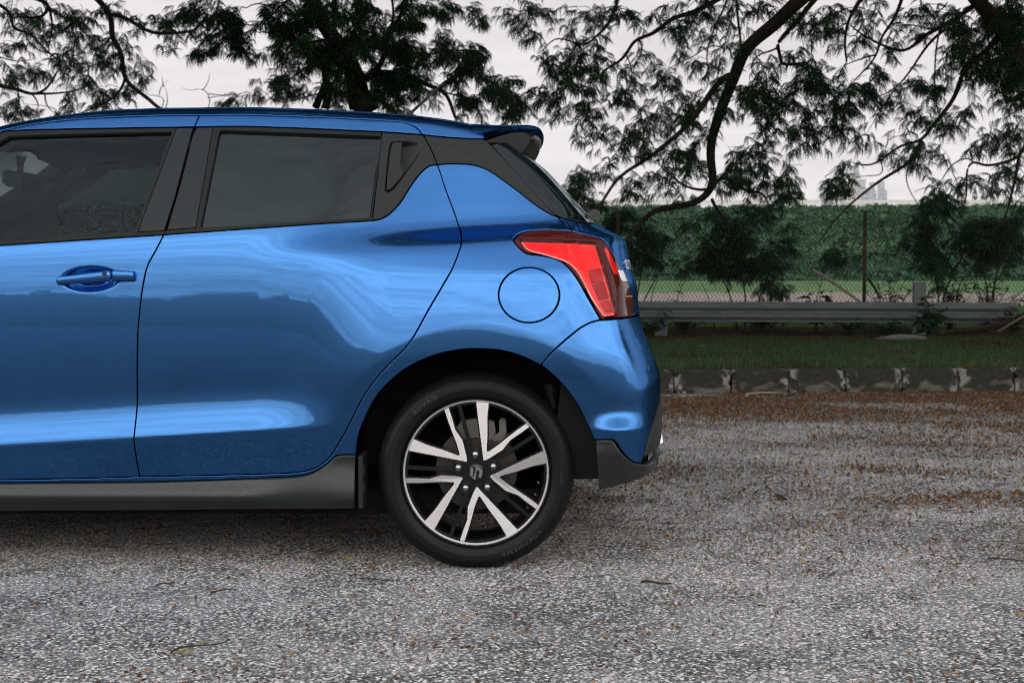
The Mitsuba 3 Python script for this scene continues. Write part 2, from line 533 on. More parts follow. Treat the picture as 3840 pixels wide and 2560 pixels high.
g1_top, g1_belt = 0, near(G1, 879)
g2_up = G2[near(G2, 618):]                       # black corner upwards
ditch_front = DITCH[DITCH[:, 0] < 749][0:]
ditch_rear = DITCH[DITCH[:, 0] >= 749]
front_outer = [(-200, 575), (-330, 690), (-430, 800), (-480, 900), (-515, 1050), (-530, 1250), (-530, 1500), (-515, 1700), (-490, 1815), (0, 1798), (300, 1793), (524, 1787)]
front_poly_px = np.vstack([G1, np.array(front_outer)[::-1], DITCH[DITCH[:, 0] < 745][::-1]])
rear_poly_px = np.vstack([G1[::-1], DITCH[DITCH[:, 0] > 752][::-1], G2[::-1][1:]])
front_door_poly, rear_door_poly = region(front_poly_px, Side, 2), region(rear_poly_px, Side, 2)

CORNER_LOW = [(1388, 827), (1418, 823), (1447, 811), (1471, 792), (1500, 760), (1537, 702), (1569, 657.5), (1594, 632), (1610, 622), (1625, 618), (1641, 618)]
corner_low = smooth_line(CORNER_LOW, 30)
black_front_px = np.vstack([[(-330, 700)], [(-250, 620), (-100, 545), (-20, 505), (24, 491), (120, 487), (400, 482), (659, 478), (728, 477)], G1[near(G1, 480):g1_belt + 1], [(616, 879), (300, 899.5), (0, 919), (-380, 941)]])
black_rear_px = np.vstack([[(735, 477), (800, 475.5), (900, 474), (1100, 480), (1430, 495), (1588, 506)], G2[near(G2, 506):near(G2, 618) - 1:-1], corner_low[::-1], [(1200, 838), (900, 859), (616, 879)], G1[g1_belt:near(G1, 480):-1]])
black_front, black_rear = region(black_front_px, Side, 3), region(black_rear_px, Side, 3)

glass_front = region([(33, 510), (340, 501), (643, 494.5), (642, 500), (600, 608), (555, 724), (502, 866), (300, 880), (0, 904), (-345, 927), (-290, 690), (-120, 600), (0, 531)], Side)
glass_rear = region([(822, 494), (826, 490), (840, 488.5), (900, 491), (1100, 498), (1426, 511), (1426, 519), (1409, 664), (1392, 809), (1388, 813.5), (900, 845.5), (751, 851)], Side)
pill_front = region([(662, 480), (723, 479), (714, 506), (690, 600), (657, 727), (633, 804), (614, 864), (518, 868), (571, 724), (615, 608)], Side)
pill_rear = region([(739, 479), (797, 477.5), (765, 664), (732, 853), (627, 861), (643, 804), (667, 727), (700, 600), (724, 506)], Side)
corner_px = np.vstack([[(1432, 495), (1588, 506)], G2[near(G2, 506):near(G2, 618) - 1:-1], corner_low[::-1], [(1398, 812), (1415, 664)]])
corner_poly = region(corner_px, Side, 3)

handle_zone = Side.chart(*hit([282, 500], [1035, 1035]))
CUP = Side.chart(*hit([338], [1047]))[0]
xh = Side.chart(*hit([210, 508, 338, 338], [1050, 1035, 995, 1098]))


def cup_depth(u, v):
    """The finger recess behind the door handle."""
    du, dv = (u - CUP[0]) / 0.098, (v - CUP[1] - 0.02 * (u - CUP[0])) / 0.043
    r = np.sqrt(du * du + dv * dv)
    return -0.026 * (1 - sstep(0.42, 1.0, r))


fd = FD = add_panel('front_door', CAR, front_door_poly.difference(black_front.buffer(0.0008)), Side, 'paint_blue', gap=GAP, off=cup_depth,
                    fine=[(0.0035, Point(*CUP).buffer(1).intersection(box(CUP[0] - 0.125, CUP[1] - 0.062, CUP[0] + 0.125, CUP[1] + 0.062)))], h=0.010)
rd = RD = add_panel('rear_door', CAR, rear_door_poly.difference(black_rear.buffer(0.0008)), Side, 'paint_blue', gap=GAP, h=0.009)

for door, black, glass, pill, corner in ((FD, black_front, glass_front, pill_front, None), (RD, black_rear, glass_rear, pill_rear, corner_poly)):
    g = glass.buffer(0.0005)
    rest = black.buffer(-0.0012).difference(g).difference(pill.buffer(0.0018))
    if corner is not None:
        rest = rest.difference(corner.buffer(0.0012))
    add_panel('window_trim', door, rest, Side, 'rubber_seal', off=-0.001, h=0.012, wall=0.016)
    add_panel('pillar_panel', door, pill, Side, 'piano_pillar', off=-0.0008, h=0.012, wall=0.008)
    k = add_panel('window_glass', door, glass.buffer(0.010), Side, 'tinted_glass' if door == FD else 'dark_glass', off=-0.013, h=0.02, wall=0.0023)
    labels[k] = {'label': 'dark tinted door window reflecting the cloudy sky'}

# the black corner of the rear door with its hidden handle
flap = region([(1473, 533), (1508, 533), (1505, 580), (1502, 617), (1514, 649), (1500, 672), (1471, 704), (1456, 715), (1449, 711), (1452, 660), (1464, 560)], Side)
hole = region([(1466, 530), (1520, 527), (1575, 532), (1592, 552), (1558, 606), (1520, 654), (1476, 712), (1456, 723), (1442, 716), (1446, 660), (1458, 552)], Side)
hx, hz = np.array(flap.centroid.coords[0])
hole_r = Side.chart(*hit([1530, 1600], [600, 600]))


def pocket(u, v):
    d = np.array([hole.exterior.distance(Point(a, b)) if hole.contains(Point(a, b)) else -0.001 for a, b in zip(np.ravel(u), np.ravel(v))]).reshape(np.shape(u))
    ramp = sstep(hole_r[1, 0] - 0.004, hole_r[0, 0] - 0.02, u)          # deep behind the flap, rising to the rear
    return np.where(d > 0, -0.024 * sstep(0.0, 0.010, d) * ramp, 0.0) - 0.0005


cp = add_panel('corner_panel', RD, corner_poly, Side, 'trim_black', off=pocket, h=0.009, gap=0.0018, fine=[(0.003, hole.buffer(0.004))])
hk = add_panel('handle', RD, flap, Side, 'trim_black', off=0.0012, h=0.006, wall=0.010, lip=1.3, round_r=0.002)
labels[hk] = {'label': 'black flush handle set high in the window corner'}

# wing and the strip under the doors
C_LOW = smooth_line([(1641, 618), (1700, 614), (1764, 617), (1807, 628), (1845, 646.5), (1887, 676), (1941, 716), (1995, 759), (2032, 784), (2070, 806), (2091, 813)], 40)
TG = [(2094, 815), (2103, 828), (2113, 839), (2133, 852), (2150, 866)]
LAMP_TOP = [(1924, 898), (1936, 885), (1957, 872), (2000, 863.5), (2048, 862), (2129, 865), (2182, 877), (2236, 890), (2260, 898)]
LAMP_REAR = [(2279, 920), (2306, 968), (2332, 1022), (2359, 1081), (2374, 1139), (2376, 1177), (2368, 1186)]
LAMP_LOW = [(2343, 1191), (2300, 1196), (2257, 1199.6), (2247, 1188), (2209, 1123), (2166, 1048), (2134, 1005.6), (2102, 979), (2064, 965), (2021.5, 957), (1979, 952), (1957, 938.6), (1936, 917)]
LAMP_TOP = smooth_line([(1936, 917)] + LAMP_TOP, 40)[6:]
LAMP_FRONT = smooth_line(LAMP_LOW[3:] + [(1926, 904), (1924, 898)], 60)
BUMPER_JOINT = smooth_line([(2252, 1200), (2220.5, 1207), (2180, 1227), (2145, 1254), (2098, 1294), (2063, 1328), (2031, 1367)], 24)
ARCH = smooth_line([(2225, 1648), (2203, 1597), (2175, 1536), (2136, 1474), (2080, 1412), (2031, 1371), (2023, 1367), (1967, 1340), (1911, 1321), (1855, 1310), (1771, 1307), (1687, 1317), (1631, 1331), (1574, 1353),
                    (1518, 1384), (1462, 1429), (1412, 1485), (1378, 1547), (1352, 1608), (1341, 1650), (1336, 1704)], 120)
arch_wing = ARCH[near(ARCH[:60], 1367):]
SILL_TOP = smooth_line([(1336, 1704), (1305, 1704), (1275, 1705), (1262, 1708), (1253, 1714), (1231, 1734), (1199, 1757), (1167, 1773), (1116, 1784), (1020, 1790), (829, 1798), (510, 1806), (0, 1810), (-480, 1826)], 70)
wing_px = np.vstack([C_LOW, TG, LAMP_TOP[LAMP_TOP[:, 0] < 2150][::-1], LAMP_FRONT[::-1], BUMPER_JOINT, arch_wing, SILL_TOP, [(-490, 1815), (0, 1798), (300, 1793)], G2[:near(G2, 618)]])
wing_poly = Polygon(Rear.chart(*hit(*dense(wing_px, 2, True).T))).buffer(0)
fuel_c = Rear.chart(*hit([1984], [1106]))[0]
a_ = np.linspace(0, 2 * np.pi, 90, endpoint=False)
fuel_poly = Polygon(Rear.chart(*hit(1984 + 114 * np.cos(a_), 1106 + 103.5 * np.sin(a_))))
WG = add_panel('rear_wing', CAR, wing_poly.difference(fuel_poly), Rear, 'paint_blue', gap=GAP, h=0.008)
ff_ = add_panel('fuel_flap', WG, fuel_poly, Rear, 'paint_blue', gap=GAP, h=0.008)
labels[ff_] = {'label': 'round blue fuel flap in a dark ring'}

# black rear pillar between wing and roof
C_TOP = [(1590, 507), (1640, 512), (1700, 517), (1780, 521), (1807, 520), (1818, 524)]
C_REAR = [(1836, 540), (1845, 547), (1914, 620), (2000, 716), (2064, 786), (2088, 808)]
cp_px = np.vstack([C_TOP, C_REAR, C_LOW[::-1], G2[near(G2, 618):near(G2, 508)]])
c_pillar = Polygon(Rear.chart(*hit(*dense(cp_px, 3, True).T))).buffer(0)
groove = LineString(Rear.chart(*hit(*dense([(1606, 533), (1640, 535), (1700, 541), (1740, 547), (1775, 565)], 8).T)))
groove2 = LineString(Rear.chart(*hit(*dense([(1650, 602), (1700, 598), (1775, 600)], 8).T)))


def swage(u, v):
    p = shapely.points(np.ravel(u), np.ravel(v))
    d = np.minimum(shapely.distance(groove, p), shapely.distance(groove2, p)).reshape(np.shape(u))
    return -0.0022 * np.exp(-(d / 0.0035) ** 2)


add_panel('pillar_panel', WG, c_pillar, Rear, 'trim_black', off=swage, gap=0.0018, h=0.007)

# roof with the side strip above the rear pillar; the far half mirrors it
SP_GAP = smooth_line([(1818, 522), (1815, 504), (1805, 494), (1791, 480), (1776, 464), (1764, 451)], 20)
roof_near_px = np.vstack([DITCH[::-1], G2[near(G2, 506):][::-1][1:], C_TOP[:-1], SP_GAP])
roof_near = Roof.chart(*hit(*dense(roof_near_px, 2).T))
top = 0.55 * math.pi / 2
roof_near = np.vstack([roof_near, [(-0.160, roof_near[-1, 1] + 0.02), (-0.150, top)]])
roof_front = np.array([(-1.80, top), (-1.815, 0.55 * 1.30), (-1.86, 0.55 * 1.10), (-1.93, 0.55 * 0.93)])
half = np.vstack([roof_near, roof_front])
half = half[~((half[:, 0] < -1.83) & (half[:, 1] < 0.55 * 0.70))]
roof_poly = Polygon(np.vstack([half, (half * [1, -1] + [0, 2 * top])[::-1]])).buffer(0)
RF = add_panel('roof', CAR, roof_poly, Roof, 'paint_blue', gap=0.0022, h=0.011)

# aerial on the roof
b0, b1 = at(1545, 420, 0.72), at(1672, 302, 0.75)
ax = (b1 - b0) / np.linalg.norm(b1 - b0)
an = add('aerial', tube([b0 - ax * 0.02, b0 + ax * 0.06, b1 - ax * 0.004, b1], [0.0055, 0.0052, 0.0032, 0.0016], 14), 'trim_black', 30, RF)
scene_base = b0 + np.array([0, 0, -0.02])
add('aerial_base', trimesh.convex.convex_hull(np.vstack([np.array(trimesh.creation.icosphere(subdivisions=2, radius=0.015).vertices) * [1.9, 1, 0.8] + scene_base + [-0.006, 0, 0]])), 'trim_black', 40, RF)

# tailgate with rear window; the taillight's shut line is its side edge
tg_side = np.vstack([[(2094, 815)], TG, [(2190, 880)], LAMP_TOP[LAMP_TOP[:, 0] > 2195], LAMP_REAR])
tg_top = smooth_line([(2091, 812), (2129, 823), (2182, 834), (2232, 838)], 12)
side = Rear.chart(*hit(*dense(tg_side, 3).T))
toph = Rear.chart(*hit(*dense(tg_top, 3).T))
mid = UA * math.pi / 2
zt, zb_ = toph[-1, 1], side[-1, 1]
hp = np.vstack([toph[::-1][0:1] * 0 + [mid, zt + 0.004], toph[::-1], side[1:], [(mid, zb_ - 0.004)]])
tail_poly = Polygon(np.vstack([hp, (hp * [-1, 1] + [2 * mid, 0])[::-1]])).buffer(0)
TGK = add_panel('tailgate', CAR, tail_poly, Rear, 'paint_blue', gap=GAP, h=0.008)
rw_side = Rear.chart(*hit(*dense([(1842, 541), (1914, 622), (2000, 719), (2064, 788), (2088, 808), (2129, 821), (2182, 832), (2230, 836)], 5).T))
hp = np.vstack([[(mid, rw_side[0, 1] + 0.03)], [(rw_side[0, 0] + 0.06, rw_side[0, 1] + 0.012)], rw_side, [(mid, zt + 0.008)]])
rw_poly = Polygon(np.vstack([hp, (hp * [-1, 1] + [2 * mid, 0])[::-1]])).buffer(0)
RW = add_panel('rear_window', TGK, rw_poly, Rear, 'dark_glass', gap=0.002, off=-0.002, h=0.015, wall=0.004)
labels[RW] = {'label': 'sloping black rear window with streaky reflections'}

# wiper hub and arm under the window
wp = np.array([at(2205, 796, 0.86), at(2222, 784, 0.86), at(2240, 788, 0.86), at(2251, 806, 0.86), at(2238, 828, 0.86), at(2212, 822, 0.86), at(2193, 808, 0.86)])
hubm = trimesh.convex.convex_hull(np.vstack([wp + [0, d, 0] for d in (-0.022, 0.022)] + [wp * 1 + [0.004, 0, 0]]))
WK = add('wiper', hubm, 'gloss_black', 30, TGK)
add('wiper_arm', tube(curve([at(2215, 812, 0.88), at(2222, 806, 0.98), at(2216, 800, 1.15), at(2190, 772, 1.30)], 12), 0.008, 8), 'trim_black', 40, WK)

# chrome letters on the tailgate
lz = 0.905 + (1028.5 - 997) * 4.75 / FOC
for i, ch in enumerate('SUZUKI'):
    m = meshkit.text_mesh(ch, 0.030, 0.004, bold=True)
    u = Rear.chart(*hit([2330], [988]))[0, 0] + 0.040 + 0.036 * i
    v = np.array(m.vertices)
    x, q, z = Rear.lift(u + v[:, 0] * 1.0, lz - 0.012 + v[:, 1])
    nn = grad(x, q, z)
    m = TM(world(x, q, z) + nn * (v[:, 2:3] + 0.0003), m.faces)
    add('letter', m, 'badge_chrome', 30, TGK)

# taillight: dark housing, reflector behind a red lens
lamp_px = np.vstack([LAMP_FRONT, LAMP_TOP, LAMP_REAR, LAMP_LOW[:3]])
lamp_poly = Polygon(Rear.chart(*hit(*dense(lamp_px, 2, True).T))).buffer(0)
LP = 'parked_car__tail_light'
LENS_TOP = [(1952, 898), (2040, 902), (2129, 906), (2236, 914)]
LENS_REAR = [(2243, 935), (2257, 979), (2285, 1075), (2313, 1180)]
LENS_LOW = [(2268, 1185), (2225, 1123.5), (2166, 1016), (2129, 981.5), (2086, 965), (2032, 949), (1989, 939), (1968, 925)]
lens_poly = region(np.vstack([LENS_TOP, LENS_REAR, smooth_line(LENS_LOW, 30)]), Rear, 4)
LPK = add_panel('tail_light', CAR, lamp_poly.difference(lens_poly.buffer(0.0009)), Rear, 'lamp_housing', gap=0.002, off=0.003, h=0.008, wall=0.02, lip=1.6)
labels[LPK] = {'label': 'red wraparound tail light in a dark red surround'}
cut1 = LineString(Rear.chart(*hit(*dense([(2128, 890), (2133, 935), (2160, 990), (2215, 1085), (2275, 1190)], 6).T)))
cut2 = LineString(Rear.chart(*hit(*dense([(2182, 890), (2187, 920), (2200, 960), (2240, 1050), (2300, 1190)], 6).T)))
pieces = lens_poly.difference(cut1.buffer(0.0006)).difference(cut2.buffer(0.0006))
add_panel('reflector', LPK, lens_poly.buffer(-0.0004), Rear, 'lamp_reflector', off=-0.008, h=0.010, wall=0.002)
for g in getattr(pieces, 'geoms', [pieces]):
    if g.area > 2e-4:
        add_panel('red_lens', LPK, g, Rear, 'lamp_lens', off=0.0035, h=0.008, wall=0.0004, lip=0.15)
for q4, mt, o4 in (([(2208, 1012), (2254, 1002), (2266, 1048), (2222, 1062)], 'lamp_bowl', -0.003), ([(2223, 1065), (2267, 1051), (2289, 1118), (2250, 1126)], 'lamp_recess', -0.005), ([(2251, 1130), (2290, 1122), (2302, 1166), (2274, 1170)], 'lamp_bowl', -0.002)):
    add_panel('facet', LPK, region(q4, Rear, 4), Rear, mt, off=o4, h=0.006, wall=0.003, edge=0.002)
strip = region([(2262, 935), (2268, 930), (2278, 940), (2310, 1010), (2312, 1032), (2300, 1030)], Rear, 4)
add_panel('red_strip', LPK, strip, Rear, 'lamp_red', off=0.0055, h=0.006, wall=0.003)
clear = region([(2313, 1014), (2330, 1014), (2344, 1040), (2350, 1058), (2330, 1058)], Rear, 4)
add_panel('clear_lens', LPK, clear, Rear, 'badge_chrome', off=0.0055, h=0.006, wall=0.003)
amber = region([(2340, 1108), (2366, 1108), (2367, 1115), (2341, 1114)], Rear, 4)
add_panel('amber_strip', LPK, amber, Rear, 'lamp_amber', off=0.0055, h=0.006, wall=0.003)

# bumper
low = [(2228, 1648), (2265, 1647), (2298, 1648), (2312, 1662), (2327, 1687), (2355, 1718), (2375, 1732), (2405, 1737)]
diff_edge = [(2422, 1682), (2440, 1610), (2455, 1560), (2470, 1510), (2474, 1480)]
arch_b = ARCH[:near(ARCH[:60], 1367) + 1][::-1]
pxs = np.vstack([BUMPER_JOINT[::-1][:0], BUMPER_JOINT, arch_b, low, diff_edge])
nb = Rear.chart(*hit(*dense(pxs, 2).T))
top_edge = Rear.chart(*hit(*dense(np.array([(2260, 1200), (2300, 1197), (2343, 1193), (2372, 1188)]), 3).T))
hp = np.vstack([[(mid, top_edge[-1, 1] - 0.004)], top_edge[::-1], nb, [(mid - 0.15, 0.485), (mid, 0.485)]])
bump_poly = Polygon(np.vstack([hp, (hp * [-1, 1] + [2 * mid, 0])[::-1]])).buffer(0)
BM = add_panel('rear_bumper', CAR, bump_poly, Rear, 'paint_blue', gap=GAP, h=0.0075)
sensor = Rear.chart(*hit([2433], [1379]))[0]
sen = Point(sensor).buffer(0.011)
add_panel('parking_sensor', BM, sen, Rear, 'paint_blue', off=0.0012, h=0.004, wall=0.004, edge=0.0015)
# dark centre piece of the bumper
hp = np.vstack([nb[-15:][::1], [(mid - 0.15, 0.485), (mid, 0.485), (mid, 0.25)], Rear.chart(*hit([2448], [1766])), Rear.chart(*hit([2405], [1742]))])
dif_poly = Polygon(np.vstack([hp, (hp * [-1, 1] + [2 * mid, 0])[::-1]])).buffer(0)
add_panel('diffuser', BM, dif_poly, Rear, 'trim_black', off=0.004, gap=0.0015, h=0.012)
ex = at(2478, 1660, 0.50)
ext = trimesh.creation.annulus(0.039, 0.046, 0.16, sections=48)
ext.apply_transform(trimesh.transformations.rotation_matrix(math.pi / 2, [0, 1, 0]))
EX = add('exhaust_tip', moved(ext, 0.435, ex[1], ex[2]), 'chrome', 35, BM)
# carbon corner behind the wheel
cc_px = np.vstack([[(2226, 1649)], low[1:], [(2447, 1725), (2453, 1735), (2442, 1762)], smooth_line([(2442, 1762), (2400, 1786), (2340, 1808), (2300, 1820), (2242, 1833)], 14), [(2238, 1780), (2234, 1710)]])
cc = Rear.chart(*hit(*dense(np.clip(cc_px, [0, 0], [2446, 1840]), 2, True).T))
cc_poly = Polygon(cc).buffer(0)
zc0, zc1 = cc[:, 1].min(), cc[:, 1].max()
CT = add_panel('corner_trim', BM, cc_poly, Rear, 'carbon_sheet', off=lambda u, v: 0.004 + 0.010 * sstep(zc1, zc1 - 0.05, v), gap=0.0012, h=0.008, lip=1.8)
labels[CT] = {'label': 'grey carbon-look trim at the bumper corner'}

# sill skirt
sill_low = [(1333, 1902), (957, 1906), (500, 1911), (0, 1915), (-480, 1922)]
sill_px = np.vstack([SILL_TOP[:-1], [(-480, 1826)], sill_low[::-1]])
sill_poly = Polygon(Side.chart(*hit(*dense(sill_px, 2, True).T))).buffer(0)


def sill_off(u, v):
    rise = sstep(-0.85, -0.62, u)
    return 0.003 + 0.026 * sstep(0.272 + 0.07 * rise, 0.212, v) - 0.55 * np.maximum(0.206 - v, 0) + 0.004 * rise


SL = add_panel('sill_skirt', CAR, sill_poly, Side, 'carbon_sheet', off=sill_off, gap=0.0012, h=0.0085, wall=0.03, lip=1.6)
labels[SL] = {'label': 'dark carbon-look skirt below the doors'}
end = sill_px[0]
mf = trimesh.util.concatenate([moved(rbox(0.016, 0.16, 0.165, 0.006), -0.468, YC - 0.80, 0.262)])
MF = add('sill_end', mf, 'trim_black', 40, SL)
for z in (0.300, 0.245):
    add('clip', moved(rbox(0.006, 0.012, 0.026, 0.003), -0.459, YC - 0.868, z), 'trim_black', 40, SL)

# front wing, bonnet, windscreen and nose, past the left edge of the picture
fw = Polygon([(-2.02, 0.99), (-2.10, 1.00), (-2.50, 0.985), (-2.75, 0.93), (-3.02, 0.86), (-3.05, 0.62), (-2.98, 0.50)] + [(-2.562 + 0.372 * math.cos(t), 0.288 + 0.372 * math.sin(t)) for t in np.linspace(2.45, 0.10, 30)] + [(-2.17, 0.27), (-2.03, 0.27), (-2.045, 0.6)])
add_panel('front_wing', CAR, fw.buffer(0), Side, 'paint_blue', h=0.014)
far_px = 0.55
hood = Polygon([(-2.56, 0.13), (-2.62, 0.08), (-3.05, 0.02), (-3.30, 0.10), (-3.36, top), (-3.30, 2 * top - 0.10), (-3.05, 2 * top - 0.02), (-2.62, 2 * top - 0.08), (-2.56, 2 * top - 0.13), (-2.50, top)])
add_panel('bonnet', CAR, hood.buffer(0), Roof, 'paint_blue', h=0.02)
ws = Polygon([(-1.835, top), (-1.845, 0.55 * 1.25), (-1.90, 0.55 * 0.96), (-2.46, 0.55 * 0.36), (-2.47, 0.40), (-2.47, top), (-2.47, 2 * top - 0.40), (-2.46, 2 * top - 0.55 * 0.36), (-1.90, 2 * top - 0.55 * 0.96), (-1.845, 2 * top - 0.55 * 1.25)])
add_panel('windscreen', CAR, ws.buffer(0), Roof, 'clear_shield', h=0.03, off=-0.004, wall=0.002)

# far side: one plain sheet with window openings and glass, and the dark inner shell of both sides
far = Polygon([(-3.0, 0.80), (-2.75, 0.92), (-2.50, 0.97), (-2.30, 1.06), (-1.95, 1.27), (-1.78, 1.345), (-1.5, 1.405), (-1.1, 1.425), (-0.6, 1.415), (-0.22, 1.395), (0.02, 1.27), (0.17, 1.10), (0.24, 0.9), (0.30, 0.45), (0.295, 0.40)] +
              [(-0.112 + 0.396 * math.cos(t), 0.288 + 0.396 * math.sin(t)) for t in np.linspace(0.10, math.pi - 0.10, 30)] + [(-0.52, 0.2), (-2.17, 0.2)] + [(-2.562 + 0.372 * math.cos(t), 0.288 + 0.372 * math.sin(t)) for t in np.linspace(0.10, math.pi - 0.10, 30)]).buffer(0)
holes = glass_front.union(glass_rear)
FS = add_panel('far_side', CAR, far.difference(holes.buffer(-0.002)), Side, 'paint_blue', mirror=True, h=0.03)
for g, mt in ((glass_front, 'tinted_glass'), (glass_rear, 'dark_glass')):
    add_panel('window_glass', FS, g.buffer(0.004), Side, mt, mirror=True, off=-0.008, h=0.04, wall=0.002)
inner_poly = far.difference(holes.buffer(-0.003))
add_panel('inner_shell', CAR, inner_poly, Side, 'dark_inside', off=-0.030, h=0.03, wall=0.002)
add_panel('inner_shell', CAR, inner_poly, Side, 'dark_inside', mirror=True, off=-0.030, h=0.03, wall=0.002)
rr = Polygon([(0.40, 0.26), (0.40, 1.05), (0.62, 1.30), (2 * mid - 0.62, 1.30), (2 * mid - 0.40, 1.05), (2 * mid - 0.40, 0.26)])
add_panel('inner_shell', CAR, rr, Rear, 'dark_inside', off=-0.032, h=0.03, wall=0.002)
hl = roof_poly.buffer(-0.012)
add_panel('headlining', CAR, hl, Roof, 'cabin_lining', off=-0.045, h=0.03, wall=0.002)
fl = moved(trimesh.creation.box([2.70, 1.44, 0.08]), -1.215, YC, 0.180)
add('underbody', fl, 'dark_inside', False, CAR)
add('dashboard', cat([moved(rbox(0.42, 1.30, 0.22, 0.06), -2.18, YC, 0.90)]), 'cabin_lining', 40, CAR)
add('parcel_shelf', moved(rbox(0.5, 1.2, 0.03, 0.01), -0.15, YC, 0.98), 'cabin_lining', 40, CAR)
for sg in (-1, 1):
    add('pillar_lining', tube([(-1.74, YC + sg * 0.515, 1.375), (-1.90, YC + sg * 0.56, 1.265), (-2.18, YC + sg * 0.63, 1.12), (-2.48, YC + sg * 0.68, 0.98)], 0.055, 10), 'cabin_lining', 40, CAR)
# driving mirror under the header and a toll tag on the glass
mirp = np.array([at(52, 650, YC + 0.0), at(70, 645, YC), at(112, 650, YC), at(118, 668, YC), at(113, 718, YC), at(70, 705, YC), at(51, 690, YC)])
MR = add('driving_mirror', trimesh.convex.convex_hull(np.vstack([mirp + [-0.006, -0.10, 0], mirp + [0.006, 0.10, 0]])), 'trim_black', 30, CAR)
add('mirror_stem', tube([at(75, 665, YC), at(76, 620, YC), at(80, 585, YC)], [0.012, 0.012, 0.02], 8), 'trim_black', 40, MR)
tg4 = [at(215, 648, YC + .26), at(254, 662, YC + .26), at(215, 691, YC + .26), at(174, 681, YC + .26)]
add('toll_tag', trimesh.convex.convex_hull(np.vstack([np.array(tg4), np.array(tg4) + [0.01, 0.004, 0.004]])), 'trim_black', False, CAR)

# roof spoiler: painted blade over a black box
def on(pts, Y):
    return np.array([at(a, b, Y) for a, b in pts])


xs0 = float(Roof.chart(*hit([1764], [452]))[0, 0])
prof_top = [(1764, 449), (1810, 453), (1861, 460), (1914, 467.5), (1957, 471.5), (1995, 474), (2016, 477), (2030, 483), (2040, 492), (2044, 503)]
tp = on(prof_top, 0.42)
tz = PchipInterpolator(tp[:, 0], tp[:, 2])
x_tip, z_tip = tp[-1, 0], tp[-1, 2]
NU, NQ = 60, 121
sk = []
edge_z = on([(1822, 516), (1861, 506), (1914, 493), (1968, 486), (2000, 489)], 0.285)
gapx = lambda q: np.interp(np.abs(q), [0, 0.3, 0.46, 0.52, 0.56, 0.585], [xs0 + 0.002, xs0 + 0.0, xs0 + 0.004, xs0 + 0.012, xs0 + 0.026, xs0 + 0.045])
tipx = lambda q: x_tip + 0.004 - 0.10 * np.abs(q) ** 2.2 - 9.0 * np.maximum(np.abs(q) - QE + 0.085, 0) ** 2
zbody = lambda x, q: root(lambda z: F(x, q, z), np.full(np.shape(x), 0.9), np.full(np.shape(x), 1.7))
qq = np.linspace(0.42, 0.60, 73)
QE = float(qq[zbody(gapx(qq), qq) > 1.362].max())
qs = np.linspace(-QE, QE, NQ)
zg = zbody(gapx(qs), qs)
zc0, ze0 = zg[NQ // 2], zg[0]
for q, z0 in zip(qs, zg):
    t = np.linspace(0, 1, NU)
    x = gapx(q) + (tipx(q) - gapx(q)) * t
    xr = np.interp(t, [0, 1], [gapx(0), x_tip])
    c = zc0 + tz(np.clip(xr, tp[0, 0], x_tip)) - tz(tp[0, 0])
    e = ze0 + np.interp(t, [0, 0.3, 0.6, 0.85, 1], [0, 0.010, 0.021, 0.026, 0.020])
    ztop = c - (zc0 - z0) * (c - e) / (zc0 - ze0)
    sk.append(np.stack([x, np.full_like(x, YC - q), ztop], -1))
sk = np.array(sk)
under = sk.copy()
under[..., 2] -= 0.024 - 0.010 * np.linspace(0, 1, NU)[None, :]
under[..., 1] = YC + (under[..., 1] - YC) * (1 - 0.016 / QE)
under[..., 0] -= 0.014 * np.linspace(0, 1, NU)[None, :] ** 6
vv = np.vstack([sk.reshape(-1, 3), under.reshape(-1, 3)])
i, j = np.meshgrid(np.arange(NQ - 1), np.arange(NU - 1), indexing='ij')
a = i * NU + j
quad = lambda a, b, c, d: np.concatenate([np.stack([a, b, c], -1).reshape(-1, 3), np.stack([a, c, d], -1).reshape(-1, 3)])
o = NQ * NU
ff = [quad(a, a + NU, a + NU + 1, a + 1), quad(a + o, a + 1 + o, a + NU + 1 + o, a + NU + o)]
k = np.arange(NU - 1)
ff += [quad(k, k + 1, k + 1 + o, k + o), quad((NQ - 1) * NU + k, (NQ - 1) * NU + k + o, (NQ - 1) * NU + k + 1 + o, (NQ - 1) * NU + k + 1)]
k = np.arange(NQ - 1) * NU
ff += [quad(k, k + o, k + NU + o, k + NU), quad(k + NU - 1, k + 2 * NU - 1, k + 2 * NU - 1 + o, k + NU - 1 + o)]
spm = TM(vv, np.vstack(ff))
trimesh.repair.fix_normals(spm)
SPK = add('roof_spoiler', spm, 'paint_blue', 42, CAR)
boxp = smooth_line([(1834, 529), (1870, 517), (1914, 503), (1968, 490), (2004, 489), (2026, 496), (2036, 512), (2032, 533), (2015, 560), (1994, 584)], 40)
boxp = np.vstack([boxp, smooth_line([(1994, 584), (1966, 576), (1945, 560), (1920, 542), (1890, 532), (1836, 533)], 20)])
bx = on(boxp, 0.50)
dx_in = lambda q: -0.036 * np.abs(q / 0.54) ** 2.4
rows = []
for q in np.linspace(-0.53, 0.53, 41):
    e_ = max(0, abs(q) - 0.50) / 0.03
    c = bx[:, [0, 2]].mean(0)
    s_ = 1 - 0.16 * e_ ** 2
    p = c + (bx[:, [0, 2]] - c) * s_
    rows.append(np.stack([p[:, 0] + dx_in(q), np.full(len(p), YC - q), p[:, 1] - 0.022 * (q / 0.53) ** 2 + 0.004], -1))
rows = np.array(rows)
nr, nc = rows.shape[:2]
i, j = np.meshgrid(np.arange(nr - 1), np.arange(nc), indexing='ij')
a, b = i * nc + j, i * nc + (j + 1) % nc
f = quad(a, b, b + nc, a + nc)
import mapbox_earcut
cap = mapbox_earcut.triangulate_float64(rows[0][:, [0, 2]].copy(), np.array([nc], np.uint32)).reshape(-1, 3).astype(int)
